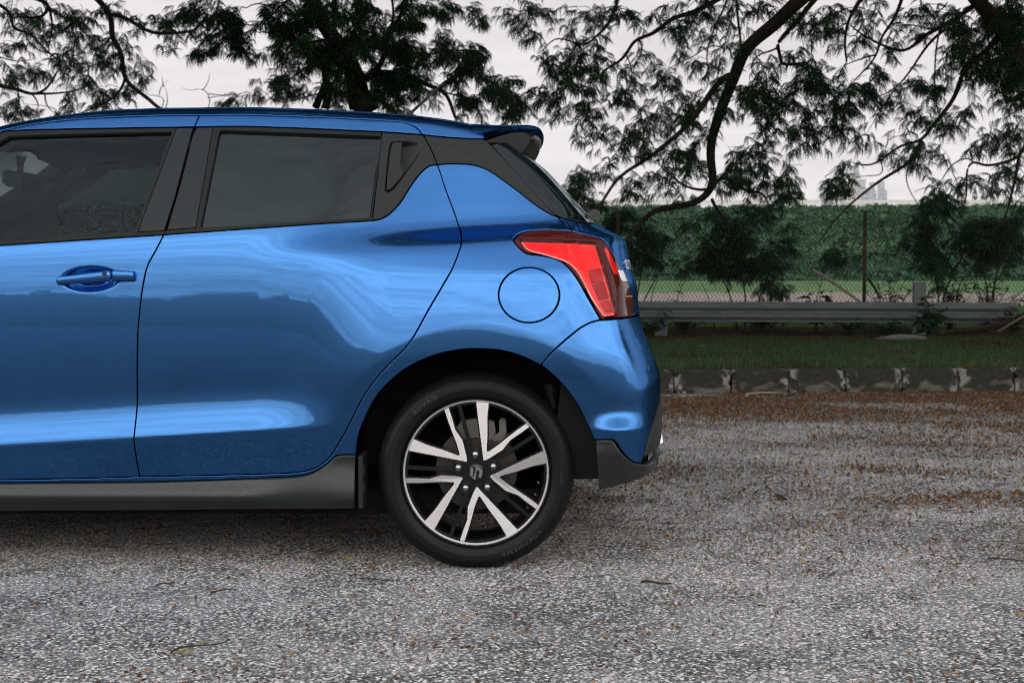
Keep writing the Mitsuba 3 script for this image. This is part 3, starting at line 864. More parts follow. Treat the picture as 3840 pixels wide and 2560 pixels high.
bm = TM(rows.reshape(-1, 3), np.vstack([f, cap, cap[:, ::-1] + (nr - 1) * nc]))
trimesh.repair.fix_normals(bm)
add('spoiler_underside', bm, 'spoiler_black', 35, SPK)

# ------------------------------------------------------------------ wheels (built at the rear near side, outer face towards -y)
WC = np.array([-0.112, 0.0, 0.290])
RRIM = 0.2263


def wheel_ring(profile, mat, name, parent, n=240, smooth=35, shape=None):
    """A ring turned about the axle: profile = (radius, depth) pairs; depth grows towards the car."""
    p = np.asarray(profile, float)
    a = np.arange(n) / n * 2 * np.pi
    if name == 'tyre':
        p[:, 0] = 0.2262 + (p[:, 0] - 0.2262) * np.where(p[:, 0] > 0.2262, 1.08, 1.0)
    r = np.broadcast_to(p[:, 0][None], (n, len(p))).copy()
    y = np.broadcast_to(p[:, 1][None], (n, len(p))).copy()
    if shape is not None:
        r, y = shape(a[:, None], r, y)
    v = np.stack([r * np.cos(a)[:, None], y, r * np.sin(a)[:, None]], -1)
    v = v.reshape(-1, 3) + WC
    if name == 'tyre':
        v[:, 2] = np.maximum(v[:, 2], GZ + 0.003)
    i, j = np.meshgrid(np.arange(n), np.arange(len(p) - 1), indexing='ij')
    m = len(p)
    a0, b0 = i * m + j, ((i + 1) % n) * m + j
    f = quad(a0, a0 + 1, b0 + 1, b0)
    return add(name, TM(v, f), mat, smooth, parent)


def place_flat(m, depth):
    """A mesh drawn in the (right, up) plane with its thickness along z set into the wheel's face at this depth."""
    v = np.array(m.vertices)
    w = np.stack([v[:, 0], depth - v[:, 2], v[:, 1]], -1) + WC
    return TM(w, np.array(m.faces)[:, ::-1])


WH = 'parked_car__wheel'
used_keys[WH] = 0
prof = [(0.2235, 0.016), (0.2262, 0.006), (0.2300, 0.004), (0.2320, 0.010), (0.2345, 0.008), (0.2365, 0.002), (0.2400, -0.001), (0.2480, -0.0045), (0.2560, -0.0065), (0.2562, -0.0078), (0.2574, -0.0078), (0.2576, -0.0066), (0.2650, -0.0068),
        (0.2720, -0.0056), (0.2722, -0.0068), (0.2735, -0.0066), (0.2738, -0.0050), (0.2790, -0.0020), (0.2850, 0.0040), (0.2905, 0.0125), (0.2950, 0.0215), (0.2985, 0.0320), (0.3008, 0.0440), (0.3020, 0.058), (0.3024, 0.066), (0.2965, 0.0665), (0.2965, 0.0745),
        (0.3028, 0.075), (0.3033, 0.100), (0.2970, 0.1005), (0.2970, 0.1095), (0.3033, 0.110), (0.3025, 0.140), (0.2965, 0.1405), (0.2965, 0.1485), (0.3020, 0.149), (0.2985, 0.172), (0.2900, 0.190), (0.2740, 0.200), (0.2300, 0.196), (0.2200, 0.190)]


def tread(a, r, y):
    """Cuts across the shoulder of the tread."""
    n = 62
    t = (a * n / (2 * np.pi) + 14 * (y - 0.03)) % 1.0
    cut = (np.abs(t - 0.5) > 0.445) * (y > 0.009) * (y < 0.064) * (r > 0.28)
    t2 = (a * n / (2 * np.pi) + 14 * (y - 0.03) + 0.5) % 1.0
    cut2 = (np.abs(t2 - 0.5) > 0.465) * (y > 0.018) * (y < 0.05) * (r > 0.28)
    d = 0.0036 * cut + 0.002 * cut2
    return r - d, y + d * 0.35


TY = wheel_ring(prof, 'tyre_rubber', 'tyre', WH, 1240, 38, tread)


def arc_text(text, radius, mid_deg, height, flip=False, spacing=1.0):
    """Raised letters round the sidewall, tops outward (or inward when flip)."""
    ms, w = [], []
    for ch in text:
        m = meshkit.text_mesh(ch, height, 0.0011, bold=True) if ch != ' ' else None
        w.append((m, (m.bounds[1, 0] - min(m.bounds[0, 0], 0) if m is not None else height * 0.4) + height * 0.16 * spacing))
    total = sum(x for _, x in w)
    s, out = -total / 2, []
    for m, wd in w:
        c = s + wd / 2
        s += wd
        if m is None:
            continue
        a = math.radians(mid_deg) - c / radius * (1 if not flip else -1)
        v = np.array(m.vertices) - [wd / 2 - height * 0.08, height / 2, 0]
        r = radius + v[:, 1] * (-1 if flip else 1)
        ang = a - v[:, 0] / radius * (-1 if flip else 1)
        out.append(place_flat(TM(np.stack([r * np.cos(ang), r * np.sin(ang), v[:, 2]], -1), m.faces), -0.0058))
    return cat(out)


for txt, rad, deg, hh in (('ADVAN', 0.2680, 127, 0.0165), ('YOKOHAMA', 0.2670, -57, 0.0160)):
    add('sidewall_lettering', arc_text(txt, rad, deg, hh), 'letter_rubber', False, TY)
add('sidewall_lettering', arc_text('OUT SIDE  DOT', 0.2445, -112, 0.0075), 'letter_rubber', False, TY)
add('sidewall_lettering', arc_text('ADVAN', 0.2650, -3, 0.0001 + 0.006), 'letter_rubber', False, TY)

RIM = wheel_ring([(0.2262, 0.0065), (0.2215, 0.006), (0.2195, 0.0085), (0.2165, 0.020), (0.2080, 0.040), (0.2060, 0.090), (0.2060, 0.165), (0.2200, 0.185), (0.2262, 0.19)], 'rim_black', 'rim', WH, 240, 35)
wheel_ring([(0.2195, 0.0088), (0.2200, 0.0066), (0.2215, 0.0050), (0.2258, 0.0046), (0.2264, 0.0062)], 'edge_silver', 'rim_edge', RIM, 240, 30)

U = RRIM / 616.0


def pol(pts, k=0.0):
    p = np.array(pts, float) * U
    p[:, 1] *= -1
    return affinity.rotate(Polygon(p), k, origin=(0, 0))


VSILV = [(9, 121), (16, 124), (30, 142), (356, 490), (345, 505), (262, 548), (200, 440), (110, 318), (44, 218), (34, 205), (28, 203), (20, 207), (14, 222), (-14, 300), (-40, 400), (-66, 490), (-99, 588), (-138, 580), (-108, 490), (-74, 398), (-72, 360), (-70, 292), (-64, 275), (-22, 168), (0, 126)]
RIB = [(120, 92), (440, 352), (424, 372), (104, 112)]
silv0 = pol(VSILV).buffer(-0.0013).buffer(0.0010)
base = Point(0, 0).buffer(0.064, 48)
for k in range(5):
    v_ = pol(VSILV, 72 * k).buffer(0.0038)
    base = base.union(v_).union(pol(RIB, 72 * k).buffer(0.0014))
    nut_a = math.radians(90 + 2 + 72 * k)
    base = base.union(Point(0.0572 * math.cos(nut_a), 0.0572 * math.sin(nut_a)).buffer(0.021, 24))
ring_o = Point(0, 0).buffer(0.2212, 96).difference(Point(0, 0).buffer(0.2125, 96))
base = base.union(ring_o)
base = base.buffer(0.003).buffer(-0.006).buffer(0.003).intersection(Point(0, 0).buffer(0.2205, 96))
dish = lambda m, k_: TM(np.array(m.vertices), m.faces)
sp_parts = []
for er, d0, d1 in ((0.0, 0.0165, 0.048), (0.0009, 0.0148, 0.0166), (0.0018, 0.0136, 0.0149), (0.0028, 0.0128, 0.0137)):
    g = base.buffer(-er)
    sp_parts.append(place_flat(moved(extrude(g, d1 - d0), 0, 0, -d1), 0.0))
add('spokes', cat(sp_parts), 'rim_black', False, RIM)
for k in range(5):
    m = place_flat(moved(extrude(affinity.rotate(silv0, 72 * k, origin=(0, 0)), 0.0062), 0, 0, -0.0135), 0.0)
    m2 = place_flat(moved(extrude(affinity.rotate(silv0, 72 * k, origin=(0, 0)).buffer(-0.0007), 0.0006), 0, 0, -0.0073), 0.0)
    sf = cat([m, m2])
    sf = TM(np.array(sf.vertices)[sf.faces].reshape(-1, 3), np.arange(3 * len(sf.faces)).reshape(-1, 3))
    sv = np.array(sf.vertices) - WC
    arm = np.repeat(sv.reshape(-1, 3, 3).mean(1), 3, 0)                   # turned on a lathe: fine grooves run round the hub
    ra = np.arctan2(arm[:, 2], arm[:, 0])
    ax_ = math.radians(-90 - 4 + 72 * k)
    ra = np.where(np.sin(ra - ax_) > 0, ax_ + 0.30, ax_ - 0.12)
    add('spoke_face', sf, 'rim_silver', False, RIM, uv=np.stack([-sv[:, 0] * np.sin(ra) + sv[:, 2] * np.cos(ra), sv[:, 0] * np.cos(ra) + sv[:, 2] * np.sin(ra) + 1.2e-3 * sv[:, 1]], -1))
    nut_a = math.radians(90 + 2 + 72 * k)
    nx, nz = 0.0572 * math.cos(nut_a), 0.0572 * math.sin(nut_a)
    cup = trimesh.creation.annulus(0.0135, 0.0175, 0.010, sections=36)
    add('nut_seat', place_flat(moved(cup, nx, nz, -0.0100), 0.0), 'rim_black', 30, RIM)
    hexm = trimesh.creation.cylinder(0.0104, 0.016, sections=6)
    dome = trimesh.creation.icosphere(subdivisions=3, radius=0.0092)
    dome.apply_scale([1, 1, 0.75])
    add('lug_nut', place_flat(cat([moved(hexm, nx, nz, -0.014), moved(dome, nx, nz, -0.0065)]), 0.0), 'nut_steel', 30, RIM)
cap_l = trimesh.creation.revolve(np.array([[0.0, -0.0058], [0.018, -0.0062], [0.0265, -0.0078], [0.0284, -0.0105], [0.0286, -0.016], [0, -0.016]]), sections=64)
cap_l.fix_normals()
CC = add('centre_cap', place_flat(cap_l, 0.0), 'rim_black', 35, RIM)
cap_e = np.array([(0, -67), (52, -42), (52, -22), (58, 0), (46, 52), (28, 62), (18, 52), (24, 0), (22, -14), (8, -28)])
E1 = [(1, -66), (57, -28), (55, 18), (44, 50), (18, 36), (30, 14), (33, -14), (6, -26)]
E2 = [(3, -60), (5, -24), (-4, 58), (-10, 64), (-58, 22), (-56, 14), (-36, 34), (-22, 36), (-16, 28)]
E3 = [(-49, -40), (-36, -50), (-24, -36), (-26, 0), (-30, 30), (-42, 24), (-54, 14), (-52, -20)]
em = [extrude(affinity.scale(pol(e), 0.94, 0.94, origin=(0, 0)).buffer(0), 0.0022) for e in (E1, E2, E3)]
add('emblem', place_flat(moved(cat(em), 0, 0, -0.0072), 0.0), 'badge_chrome', False, CC)
add('valve', moved(tube([[0, 0, 0], [0, -0.022, 0]], 0.0035, 10), *(WC + np.array([0.196 * math.cos(-0.16), 0.03, 0.196 * math.sin(-0.16)]))), 'nut_steel', 40, RIM)
for a in (-0.42, -0.50, -0.58, -0.66):
    pad = rbox(0.006, 0.014, 0.0045, 0.001)
    r_ = 0.2035
    add('balance_weight', moved(turned(pad, -a - math.pi / 2, [0, 1, 0]), *(WC + np.array([r_ * math.cos(a), 0.105, r_ * math.sin(a)]))), 'pad_grey', False, RIM)
# brake
wheel_ring([(0.060, 0.085), (0.064, 0.092), (0.129, 0.092), (0.130, 0.094), (0.130, 0.110), (0.128, 0.112), (0.05, 0.112)], 'disc_iron', 'brake_disc', WH, 120, 30)
calp = Polygon([(-0.052, 0.098), (-0.060, 0.128), (-0.046, 0.150), (0.010, 0.158), (0.052, 0.148), (0.056, 0.120), (0.042, 0.098), (0.0, 0.106)]).buffer(0.004)
CL = add('caliper', place_flat(moved(extrude(calp, 0.05), 0, 0, -0.128), 0.0), 'caliper_iron', 25, WH)
hook = LineString([(0.082, 0.150), (0.083, 0.116), (0.072, 0.100), (0.058, 0.100)]).buffer(0.011)
add('bracket', place_flat(moved(extrude(hook, 0.03), 0, 0, -0.120), 0.0), 'caliper_iron', 25, CL)
add('hub', place_flat(moved(trimesh.creation.cylinder(0.066, 0.06, sections=48), 0, 0, -0.082), 0.0), 'under_metal', 40, WH)
say(WH, 'two-tone alloy wheel with five split spokes')
# the other three wheels
wheel_keys = [k for k in scene if k.startswith(WH + '__')]
for n_, M in ((1, T().translate([0, 2 * YC, 0]) @ T().scale([1, -1, 1])), (2, T().translate([-2.45, 0, 0])), (3, T().translate([-2.45, 2 * YC, 0]) @ T().scale([1, -1, 1]))):
    for k in wheel_keys:
        if 'lettering' in k or 'weight' in k:
            continue
        scene[f'{WH}_{n_:03d}' + k[len(WH):]] = {**scene[k], 'to_world': M}

# wheel arch liners and the lining between them
for nm, cx in (('arch_liner', -0.112), ('arch_liner', -2.562)):
    for sgn in (1, -1):
        a = np.linspace(-0.05, math.pi + 0.05, 60)
        rr_ = 0.392
        p0 = np.stack([cx + rr_ * np.cos(a), np.full(60, YC - sgn * 0.80), 0.288 + rr_ * np.sin(a)], -1)
        p1 = p0.copy(); p1[:, 1] = YC - sgn * 0.50
        p2 = p1.copy(); p2[:, 0] = cx; p2[:, 2] = 0.30
        v = np.vstack([p0, p1, p2])
        k = np.arange(59)
        f = np.vstack([quad(k, k + 1, k + 61, k + 60), quad(k + 60, k + 61, k + 121, k + 120)])
        add(nm, TM(v, f), 'dark_inside', 40, CAR)
add('rear_axle', tube([(-0.112, YC - 0.6, 0.27), (-0.112, YC + 0.6, 0.27)], 0.035, 12), 'under_metal', 40, CAR)
add('damper', cat([moved(rbox(0.05, 0.06, 0.10, 0.01), 0.19, 0.16, 0.30), moved(rbox(0.10, 0.3, 0.05, 0.015), 0.20, 0.45, 0.25), tube([(0.17, 0.2, 0.25), (0.12, 0.22, 0.55)], 0.022, 10)]), 'trim_black', 35, CAR)

# door handle of the front door
HB = []
def handle_bar(x0, x1, zc, h0, h1, out0, out1, n=30):
    t = np.linspace(0, 1, n)
    rows = []
    for ti in t:
        x = x0 + (x1 - x0) * ti
        h = np.interp(ti, [0, 1], [h0, h1])
        zc_ = np.interp(ti, [0, 1], zc)
        o = np.interp(ti, [0, 1], [out0, out1])
        e_ = min(1.0, math.sqrt(max(0.0, 1 - max(0, (abs(ti - 0.5) - 0.40) / 0.10) ** 2)) + 0.25)
        q0 = float(S(np.array(x), np.array(zc_)))
        a = np.linspace(0, 2 * np.pi, 28, endpoint=False)
        se = lambda c, p: np.sign(c) * np.abs(c) ** p
        rows.append(np.stack([np.full(28, x), YC - (q0 + o + 0.010 * e_ * se(np.sin(a), 0.8)), zc_ + h / 2 * e_ * se(np.cos(a), 0.75)], -1))
    rows = np.array(rows)
    nr, nc = rows.shape[:2]
    i, j = np.meshgrid(np.arange(nr - 1), np.arange(nc), indexing='ij')
    a, b = i * nc + j, i * nc + (j + 1) % nc
    v = np.vstack([rows.reshape(-1, 3), rows[0].mean(0), rows[-1].mean(0)])
    k = np.arange(nc)
    f = np.vstack([quad(a, b, b + nc, a + nc), np.stack([np.full(nc, nr * nc), (k + 1) % nc, k], -1), np.stack([np.full(nc, nr * nc + 1), (nr - 1) * nc + k, (nr - 1) * nc + (k + 1) % nc], -1)])
    m = TM(v, f)
    trimesh.repair.fix_normals(m)
    return m


hA = Side.chart(*hit([213, 424, 426, 508, 400], [1052, 1029, 1029, 1034, 1026]))
HK = add('handle', handle_bar(hA[0, 0], hA[1, 0], (hA[0, 1] - 0.001, hA[1, 1] - 0.004), 0.026, 0.035, 0.000, 0.012), 'paint_blue', 50, FD)
labels[HK] = {'label': 'blue pull handle over a scooped recess'}
add('handle_end', handle_bar(hA[2, 0] + 0.0015, hA[3, 0], (hA[2, 1] - 0.004, hA[3, 1] - 0.001), 0.036, 0.031, 0.012, 0.006), 'paint_blue', 50, HK)
bq = float(S(hA[4, 0], hA[4, 1]))
add('handle_button', moved(rbox(0.0135, 0.004, 0.0125, 0.003), hA[4, 0], YC - bq - 0.0212, hA[4, 1]), 'button_grey', 40, HK)

# ------------------------------------------------------------------ materials of the place
def asphalt_fn(p, n, uv):
    w = 0.45 * noise(p.x * 50, p.y * 50, 2.0)
    d1, d2, r = voronoi(p.x * 104 + w, p.y * 104 - w)
    e1, e2, r2 = voronoi(p.x * 240 + 7.3, p.y * 240 + 1.1)
    stone = smoothstep(0.66, 0.34, d1) * smoothstep(0.25, 0.45, r)
    tone = 0.10 + 0.56 * dr.power(r, 2.3)
    fine = 0.06 + 0.32 * dr.power(r2, 2.6)
    patch = 0.78 + 0.44 * fbm(p.x * 1.1, p.y * 1.5, 0.0, 5)
    stain = smoothstep(0.60, 0.70, fbm(p.x * 2.3 + 8, p.y * 2.9, 6.0, 4))
    worn = smoothstep(0.36, 0.62, fbm(p.x * 4.1 + 4, p.y * 5.0, 3.0, 4))
    k = (stone * tone + (1 - stone) * fine * (0.55 + 0.55 * worn)) * patch * (1 - 0.15 * stain)
    pale = smoothstep(0.12, 0.34, k)
    return mix((0.96, 1.0, 1.01), (1.035, 1.0, 0.96), pale) * 1.12 * k


def asphalt_h(p, n, uv):
    w = 0.45 * noise(p.x * 50, p.y * 50, 2.0)
    d1, d2, r = voronoi(p.x * 104 + w, p.y * 104 - w)
    e1, e2, r2 = voronoi(p.x * 240 + 7.3, p.y * 240 + 1.1)
    return 0.0030 * smoothstep(0.68, 0.20, d1) * smoothstep(0.2, 0.6, r) + 0.0010 * smoothstep(0.6, 0.2, e1)


bsdf('asphalt', {'type': 'twosided', 'bsdf': {'type': 'bumpmap', 'scale': 1.0, 'arbitrary': proc(asphalt_h, 0.0012), 'bsdf': {'type': 'principled', 'base_color': proc(asphalt_fn), 'roughness': 0.8, 'specular': 0.25}}})


def soil_fn(p, n, uv):
    g = fbm(p.x * 0.9, p.y * 0.9, 5.0, 4)
    f = fbm(p.x * 24, p.y * 24, 1.0, 3)
    return mix((0.030, 0.022, 0.014), (0.060, 0.052, 0.035), f) * (0.6 + 0.8 * g)


def field_fn(p, n, uv):
    d = p.y + 4.39
    f = fbm(p.x * 0.5, p.y * 0.25, 2.0, 4)
    lawn = mix((0.085, 0.155, 0.070), (0.13, 0.215, 0.10), f)
    path = mix((0.20, 0.17, 0.14), (0.36, 0.31, 0.27), fbm(p.x * 0.8, p.y * 1.5, 4.0, 4))
    weeds = mix((0.025, 0.055, 0.022), (0.060, 0.11, 0.045), fbm(p.x * 1.4, p.y * 1.4, 9.0, 4))
    edge = 2.5 * (f - 0.5)
    a = smoothstep(42.0, 45.0, d + 6 * edge)
    b = smoothstep(72.0, 77.0, d + 6 * edge)
    return mix(weeds, path, a) * (1 - b) + mi.Color3f(lawn) * b


def hill_fn(p, n, uv):
    f = fbm(p.x * 0.7, p.y * 0.7, p.z * 0.9, 4)
    return mix((0.010, 0.026, 0.016), (0.026, 0.055, 0.030), f)


def concrete_fn(p, n, uv):
    u = (p.x * 0.9961 + p.y * 0.0877) / 0.452
    j = dr.abs(u - dr.floor(u) - 0.5) * 2                      # 1 at the joints
    f = fbm(p.x * 9, p.y * 9, p.z * 14, 4)
    g = fbm(p.x * 40, p.y * 40, p.z * 40, 3)
    base = mix((0.065, 0.062, 0.055), (0.13, 0.124, 0.112), g)
    up = smoothstep(0.03, 0.10, p.z)
    moss = smoothstep(0.36, 0.60, f + 0.26 * up - 0.22 * smoothstep(0.80, 1.0, j))
    out = mix(base, mi.Color3f(0.022, 0.022, 0.016) * (0.4 + 1.2 * g), moss * 0.93)
    paint = smoothstep(0.52, 0.62, fbm(p.x * 17 + 3, p.y * 17, p.z * 12, 4)) * smoothstep(0.62, 0.90, j + 0.5 * (noise(p.x * 9, p.y * 9, p.z * 9) - 0.5))
    return mix(out, (0.25, 0.245, 0.225), paint * 0.75)


def bark_fn(p, n, uv):
    f = fbm(p.x * 26, p.y * 26, p.z * 7, 4)
    g = fbm(p.x * 3, p.y * 3, p.z * 3, 3)
    return mix((0.022, 0.016, 0.011), (0.085, 0.068, 0.052), f) * (0.6 + 0.7 * g)


def leaf_fn(p, n, uv):
    f = noise(p.x * 2.3, p.y * 2.3, p.z * 2.3)
    g = noise(p.x * 19, p.y * 19, p.z * 19)
    return mix((0.022, 0.058, 0.032), (0.052, 0.118, 0.056), f) * (0.55 + 0.9 * g)


def fresh_fn(p, n, uv):
    f = noise(p.x * 14, p.y * 14, p.z * 14)
    return mix((0.020, 0.070, 0.030), (0.045, 0.13, 0.045), f)


def creeper_fn(p, n, uv):
    f = fbm(p.x * 0.8, p.y * 0.8, p.z * 1.2, 3)
    g = noise(p.x * 6, p.y * 6, p.z * 6)
    return mix((0.019, 0.056, 0.031), (0.066, 0.142, 0.070), smoothstep(0.30, 0.70, 0.5 * f + 0.5 * fbm(p.x * 0.13, p.y * 0.2, p.z * 0.35, 3))) * (0.75 + 0.5 * g)


def grass_fn(p, n, uv):
    f = fbm(p.x * 2.2, p.y * 2.2, 0.0, 3)
    g = noise(p.x * 60, p.y * 60, 3.0)
    return mix(mix((0.028, 0.055, 0.027), (0.058, 0.105, 0.048), g), (0.10, 0.08, 0.035), smoothstep(0.60, 0.78, f) * 0.7)


def litter_fn(p, n, uv):
    f = cell_rand(p.x * 70, p.y * 70, 1.0)
    g = cell_rand(p.x * 70, p.y * 70, 2.0)
    c = mix((0.058, 0.033, 0.017), (0.15, 0.084, 0.042), f)
    return mix(c, (0.36, 0.18, 0.06), dr.select(g > 0.90 + 0.05 * smoothstep(0.5, 3.0, p.y), 1.0, 0.0))


def zinc_fn(p, n, uv):
    f = fbm(p.x * 3, p.y * 3, p.z * 9, 4)
    g = fbm(p.x * 30, p.y * 30, p.z * 60, 3)
    return mix((0.125, 0.148, 0.158), (0.215, 0.24, 0.25), f) * (0.75 + 0.4 * g)


def rust_fn(p, n, uv):
    f = fbm(p.x * 12, p.y * 12, p.z * 5, 4)
    return mix((0.045, 0.026, 0.016), (0.11, 0.075, 0.055), f)


def diffuse(name, c):
    return bsdf(name, {'type': 'twosided', 'bsdf': {'type': 'diffuse', 'reflectance': c if isinstance(c, dict) else R3(c)}})


diffuse('soil', proc(soil_fn)); diffuse('field_ground', proc(field_fn)); diffuse('hill_ground', proc(hill_fn))
plain('kerb_concrete', proc(concrete_fn), 0.85, 0.2)
diffuse('bark', proc(bark_fn)); bsdf('leaf', {'type': 'principledthin', 'base_color': proc(leaf_fn), 'roughness': 0.55, 'diff_trans': 1.1, 'eta': 1.4}); diffuse('leaf_fresh', proc(fresh_fn)); diffuse('creeper_leaf', proc(creeper_fn))
diffuse('grass_blade', proc(grass_fn)); diffuse('litter', proc(litter_fn))
plain('zinc', proc(zinc_fn), 0.6, 0.4, 0.15)
plain('rust', proc(rust_fn), 0.8, 0.3)
plain('wire', (0.022, 0.024, 0.022), 0.6, 0.3)
plain('twig_brown', (0.045, 0.030, 0.020), 0.8, 0.2)
plain('pale_wood', (0.26, 0.23, 0.19), 0.8, 0.2)
plain('yellow_leaf', (0.24, 0.20, 0.075), 0.6, 0.3)
plain('black_leaf', (0.010, 0.010, 0.011), 0.5, 0.4)
plain('white_barrier', (0.62, 0.62, 0.60), 0.6, 0.3)
plain('tower_wall', (0.46, 0.47, 0.48), 0.7, 0.3)
plain('tower_glass', (0.20, 0.30, 0.44), 0.2, 0.5)
plain('stone_grey', (0.20, 0.19, 0.17), 0.85, 0.2)

# ------------------------------------------------------------------ ground
KX, KY = 0.9961, 0.0877                                                    # the kerb's direction
kerb_y = lambda x: 6.487 + (x - 1.175) * KY / KX


def sheet(x0, x1, y0, y1, nx, ny, zf):
    x, y = np.meshgrid(np.linspace(x0, x1, nx), np.linspace(0, 1, ny), indexing='ij')
    yy = y0(x) + (y1(x) - y0(x)) * y
    v = np.stack([x, yy, zf(x, yy)], -1).reshape(-1, 3)
    i, j = np.meshgrid(np.arange(nx - 1), np.arange(ny - 1), indexing='ij')
    a = i * ny + j
    return TM(v, quad(a, a + ny, a + ny + 1, a + 1))


const = lambda c: (lambda x: np.full_like(x, c))
road = key_for('road')
scene[road] = mikit.ply(sheet(-60, 60, const(-14), lambda x: kerb_y(x) + 0.02, 3, 3, lambda x, y: 0 * x + GZ), 'asphalt')
say(road, kind='structure')


def verge_z(x, y):
    d = np.clip((y - kerb_y(x) - 0.1) / 10.5, 0, 1)
    bump = 0.05 * (meshkit.fbm(np.stack([x * 0.8, y * 0.8, 0 * x], -1), 3, 5) - 0.5)
    return 0.158 - 0.185 * d + bump * sstep(0, 0.15, d)


vk = key_for('verge')
scene[vk] = mikit.ply(sheet(-25, 25, lambda x: kerb_y(x) + 0.10, const(21.0), 160, 60, verge_z), 'soil', smooth=True)
say(vk, kind='structure')


def field_z(x, y):
    d = y + 4.39
    return -0.045 + 0.40 * sstep(75, 130, d) - 0.02


fk = key_for('field')
scene[fk] = mikit.ply(sheet(-300, 300, const(20.9), const(128.0), 30, 40, field_z), 'field_ground', smooth=True)
say(fk, kind='structure')
back = key_for('far_ground')
scene[back] = mikit.ply(sheet(-400, 400, const(-400), const(-13.98), 3, 3, lambda x, y: 0 * x - 0.03), 'field_ground')
say(back, kind='structure')
hx_ = lambda x, y: np.stack([x * 0.35, y * 0.35, 0 * x], -1)


def hill_z(x, y):
    t = np.clip((y - 123) / 17, 0, 1)
    h = 7.35 * (t * 0.9 + 0.1 * sstep(0, 1, t)) + 0.28
    h = np.where(y > 140, 7.63 + 0.0 * y, h)
    return h + (meshkit.fbm(hx_(x, y), 4, 2) - 0.5) * 1.3 * np.sin(np.pi * np.clip((y - 120) / 22, 0, 1))


hk_ = key_for('embankment')
scene[hk_] = mikit.ply(sheet(-260, 260, const(122.0), const(152.0), 520, 50, hill_z), 'hill_ground', smooth=True)
say(hk_, kind='structure')
pl_ = key_for('plain')
scene[pl_] = mikit.ply(sheet(-5000, 5000, const(151.9), const(5500), 3, 3, lambda x, y: 0 * x + 6.5), 'hill_ground')
say(pl_, kind='structure')

# ------------------------------------------------------------------ kerb of separate blocks
KERB = key_for('kerb')
say(KERB, kind='structure')
ox, oy = 1.175, 6.487
for i in range(-7, 18):
    r_ = np.random.default_rng(100 + i)
    L = 0.452
    s0 = (2752 - 1920) / FOC * 10.9 - 1.175 + (i - 3 + 1) * L
    gap_ = 0.006 + 0.006 * r_.random()
    prof_k = Polygon([(0.0, -0.06), (0.012, 0.150), (0.030, 0.166), (0.135, 0.168), (0.15, -0.06)]).buffer(0.006).buffer(-0.006)
    m = trimesh.creation.extrude_polygon(prof_k, L - gap_, engine='earcut')
    m = m.subdivide_to_size(0.035)
    v = np.array(m.vertices)
    end_ = np.minimum(v[:, 2], L - gap_ - v[:, 2])
    nse = meshkit.fbm(np.stack([v[:, 0] * 30 + i * 7, v[:, 1] * 30, v[:, 2] * 22], -1), 3, 4)
    chip = np.exp(-(end_ / 0.018) ** 2) * np.maximum(nse - 0.40, 0) * 0.09
    d0_ = v[:, 0] + 0.010 * (nse - 0.5) + chip
    z0_ = v[:, 1] + 0.008 * (nse - 0.5) * (v[:, 1] > 0.1) - chip * (v[:, 1] > 0.13) * 0.5
    s = s0 + v[:, 2] + (L / 2 - v[:, 2]) * 0.16 * np.exp(-(end_ / 0.012) ** 2) * np.maximum(nse - 0.45, 0)
    tilt = 0.006 * (r_.random() - 0.5)
    w = np.stack([ox + s * KX - d0_ * KY, oy + s * KY + d0_ * KX, z0_ + tilt], -1)
    add('block', TM(w, m.faces[:, ::-1]), 'kerb_concrete', 40, KERB)

# ------------------------------------------------------------------ leaf litter and grass
def scatter_quads(pos, size, width, yaw, tilt, z0=0.002, curl=0.35):
    """Small bent leaves: two triangles each along a folded middle."""
    n = len(pos)
    c, s = np.cos(yaw), np.sin(yaw)
    d = np.stack([c, s, 0 * c], -1)
    e = np.stack([-s, c, np.tan(tilt)], -1)
    mid_ = pos + [0, 0, 0]
    a = mid_ - d * size[:, None] / 2
    b = mid_ + d * size[:, None] / 2 + np.stack([0 * c, 0 * c, size * curl * rng.random(n)], -1)
    l = mid_ + e * width[:, None] / 2 + np.stack([0 * c, 0 * c, width * 0.3], -1)
    r = mid_ - e * width[:, None] / 2 + np.stack([0 * c, 0 * c, width * 0.3], -1)
    v = np.stack([a, l, b, r], 1).reshape(-1, 3)
    k = np.arange(n) * 4
    f = np.concatenate([np.stack([k, k + 2, k + 1], -1), np.stack([k, k + 3, k + 2], -1)])
    return TM(v, f)


def litter_density(x, y):
    n1 = meshkit.fbm(np.stack([x * 0.9, y * 1.3, 0 * x + 3], -1), 4, 8)
    n2 = meshkit.fbm(np.stack([x * 1.7, y * 2.2, 0 * x + 9], -1), 5, 15)
    n3 = meshkit.fbm(np.stack([x * 0.7, y * 1.0, 0 * x + 1], -1), 3, 27)
    g = kerb_y(x) - y
    carpet = sstep(2.7, 1.4, g + 1.5 * (n1 - 0.5)) * (0.25 + 0.75 * sstep(0.32, 0.50, n2))
    drift = sstep(0.44, 0.66, n2) * sstep(0.34, 0.58, n3 + 0.05 * sstep(-1.0, 4.0, y)) * 0.75
    heap = np.exp(-((x - 1.75) / 0.75) ** 2 - ((y - 0.98 + 0.16 * (x - 1.75)) / 0.34) ** 2) * sstep(0.36, 0.54, n2)
    heap += 0.7 * np.exp(-((x - 1.05) / 0.22) ** 2 - ((y - 0.72) / 0.12) ** 2) * sstep(0.3, 0.6, n2) + 0.7 * np.exp(-((x - 0.70) / 0.20) ** 2 - ((y - 0.90) / 0.12) ** 2) * sstep(0.3, 0.6, n2)
    stray = 0.085 + 0.24 * sstep(0.50, 0.66, n2) * sstep(-2.6, 0.2, y) + 0.22 * sstep(0.0, 3.0, y) * sstep(0.30, 0.62, n3)
    return np.clip(np.maximum.reduce([carpet, drift * sstep(-0.2, 1.5, y), heap, stray]), 0, 1)


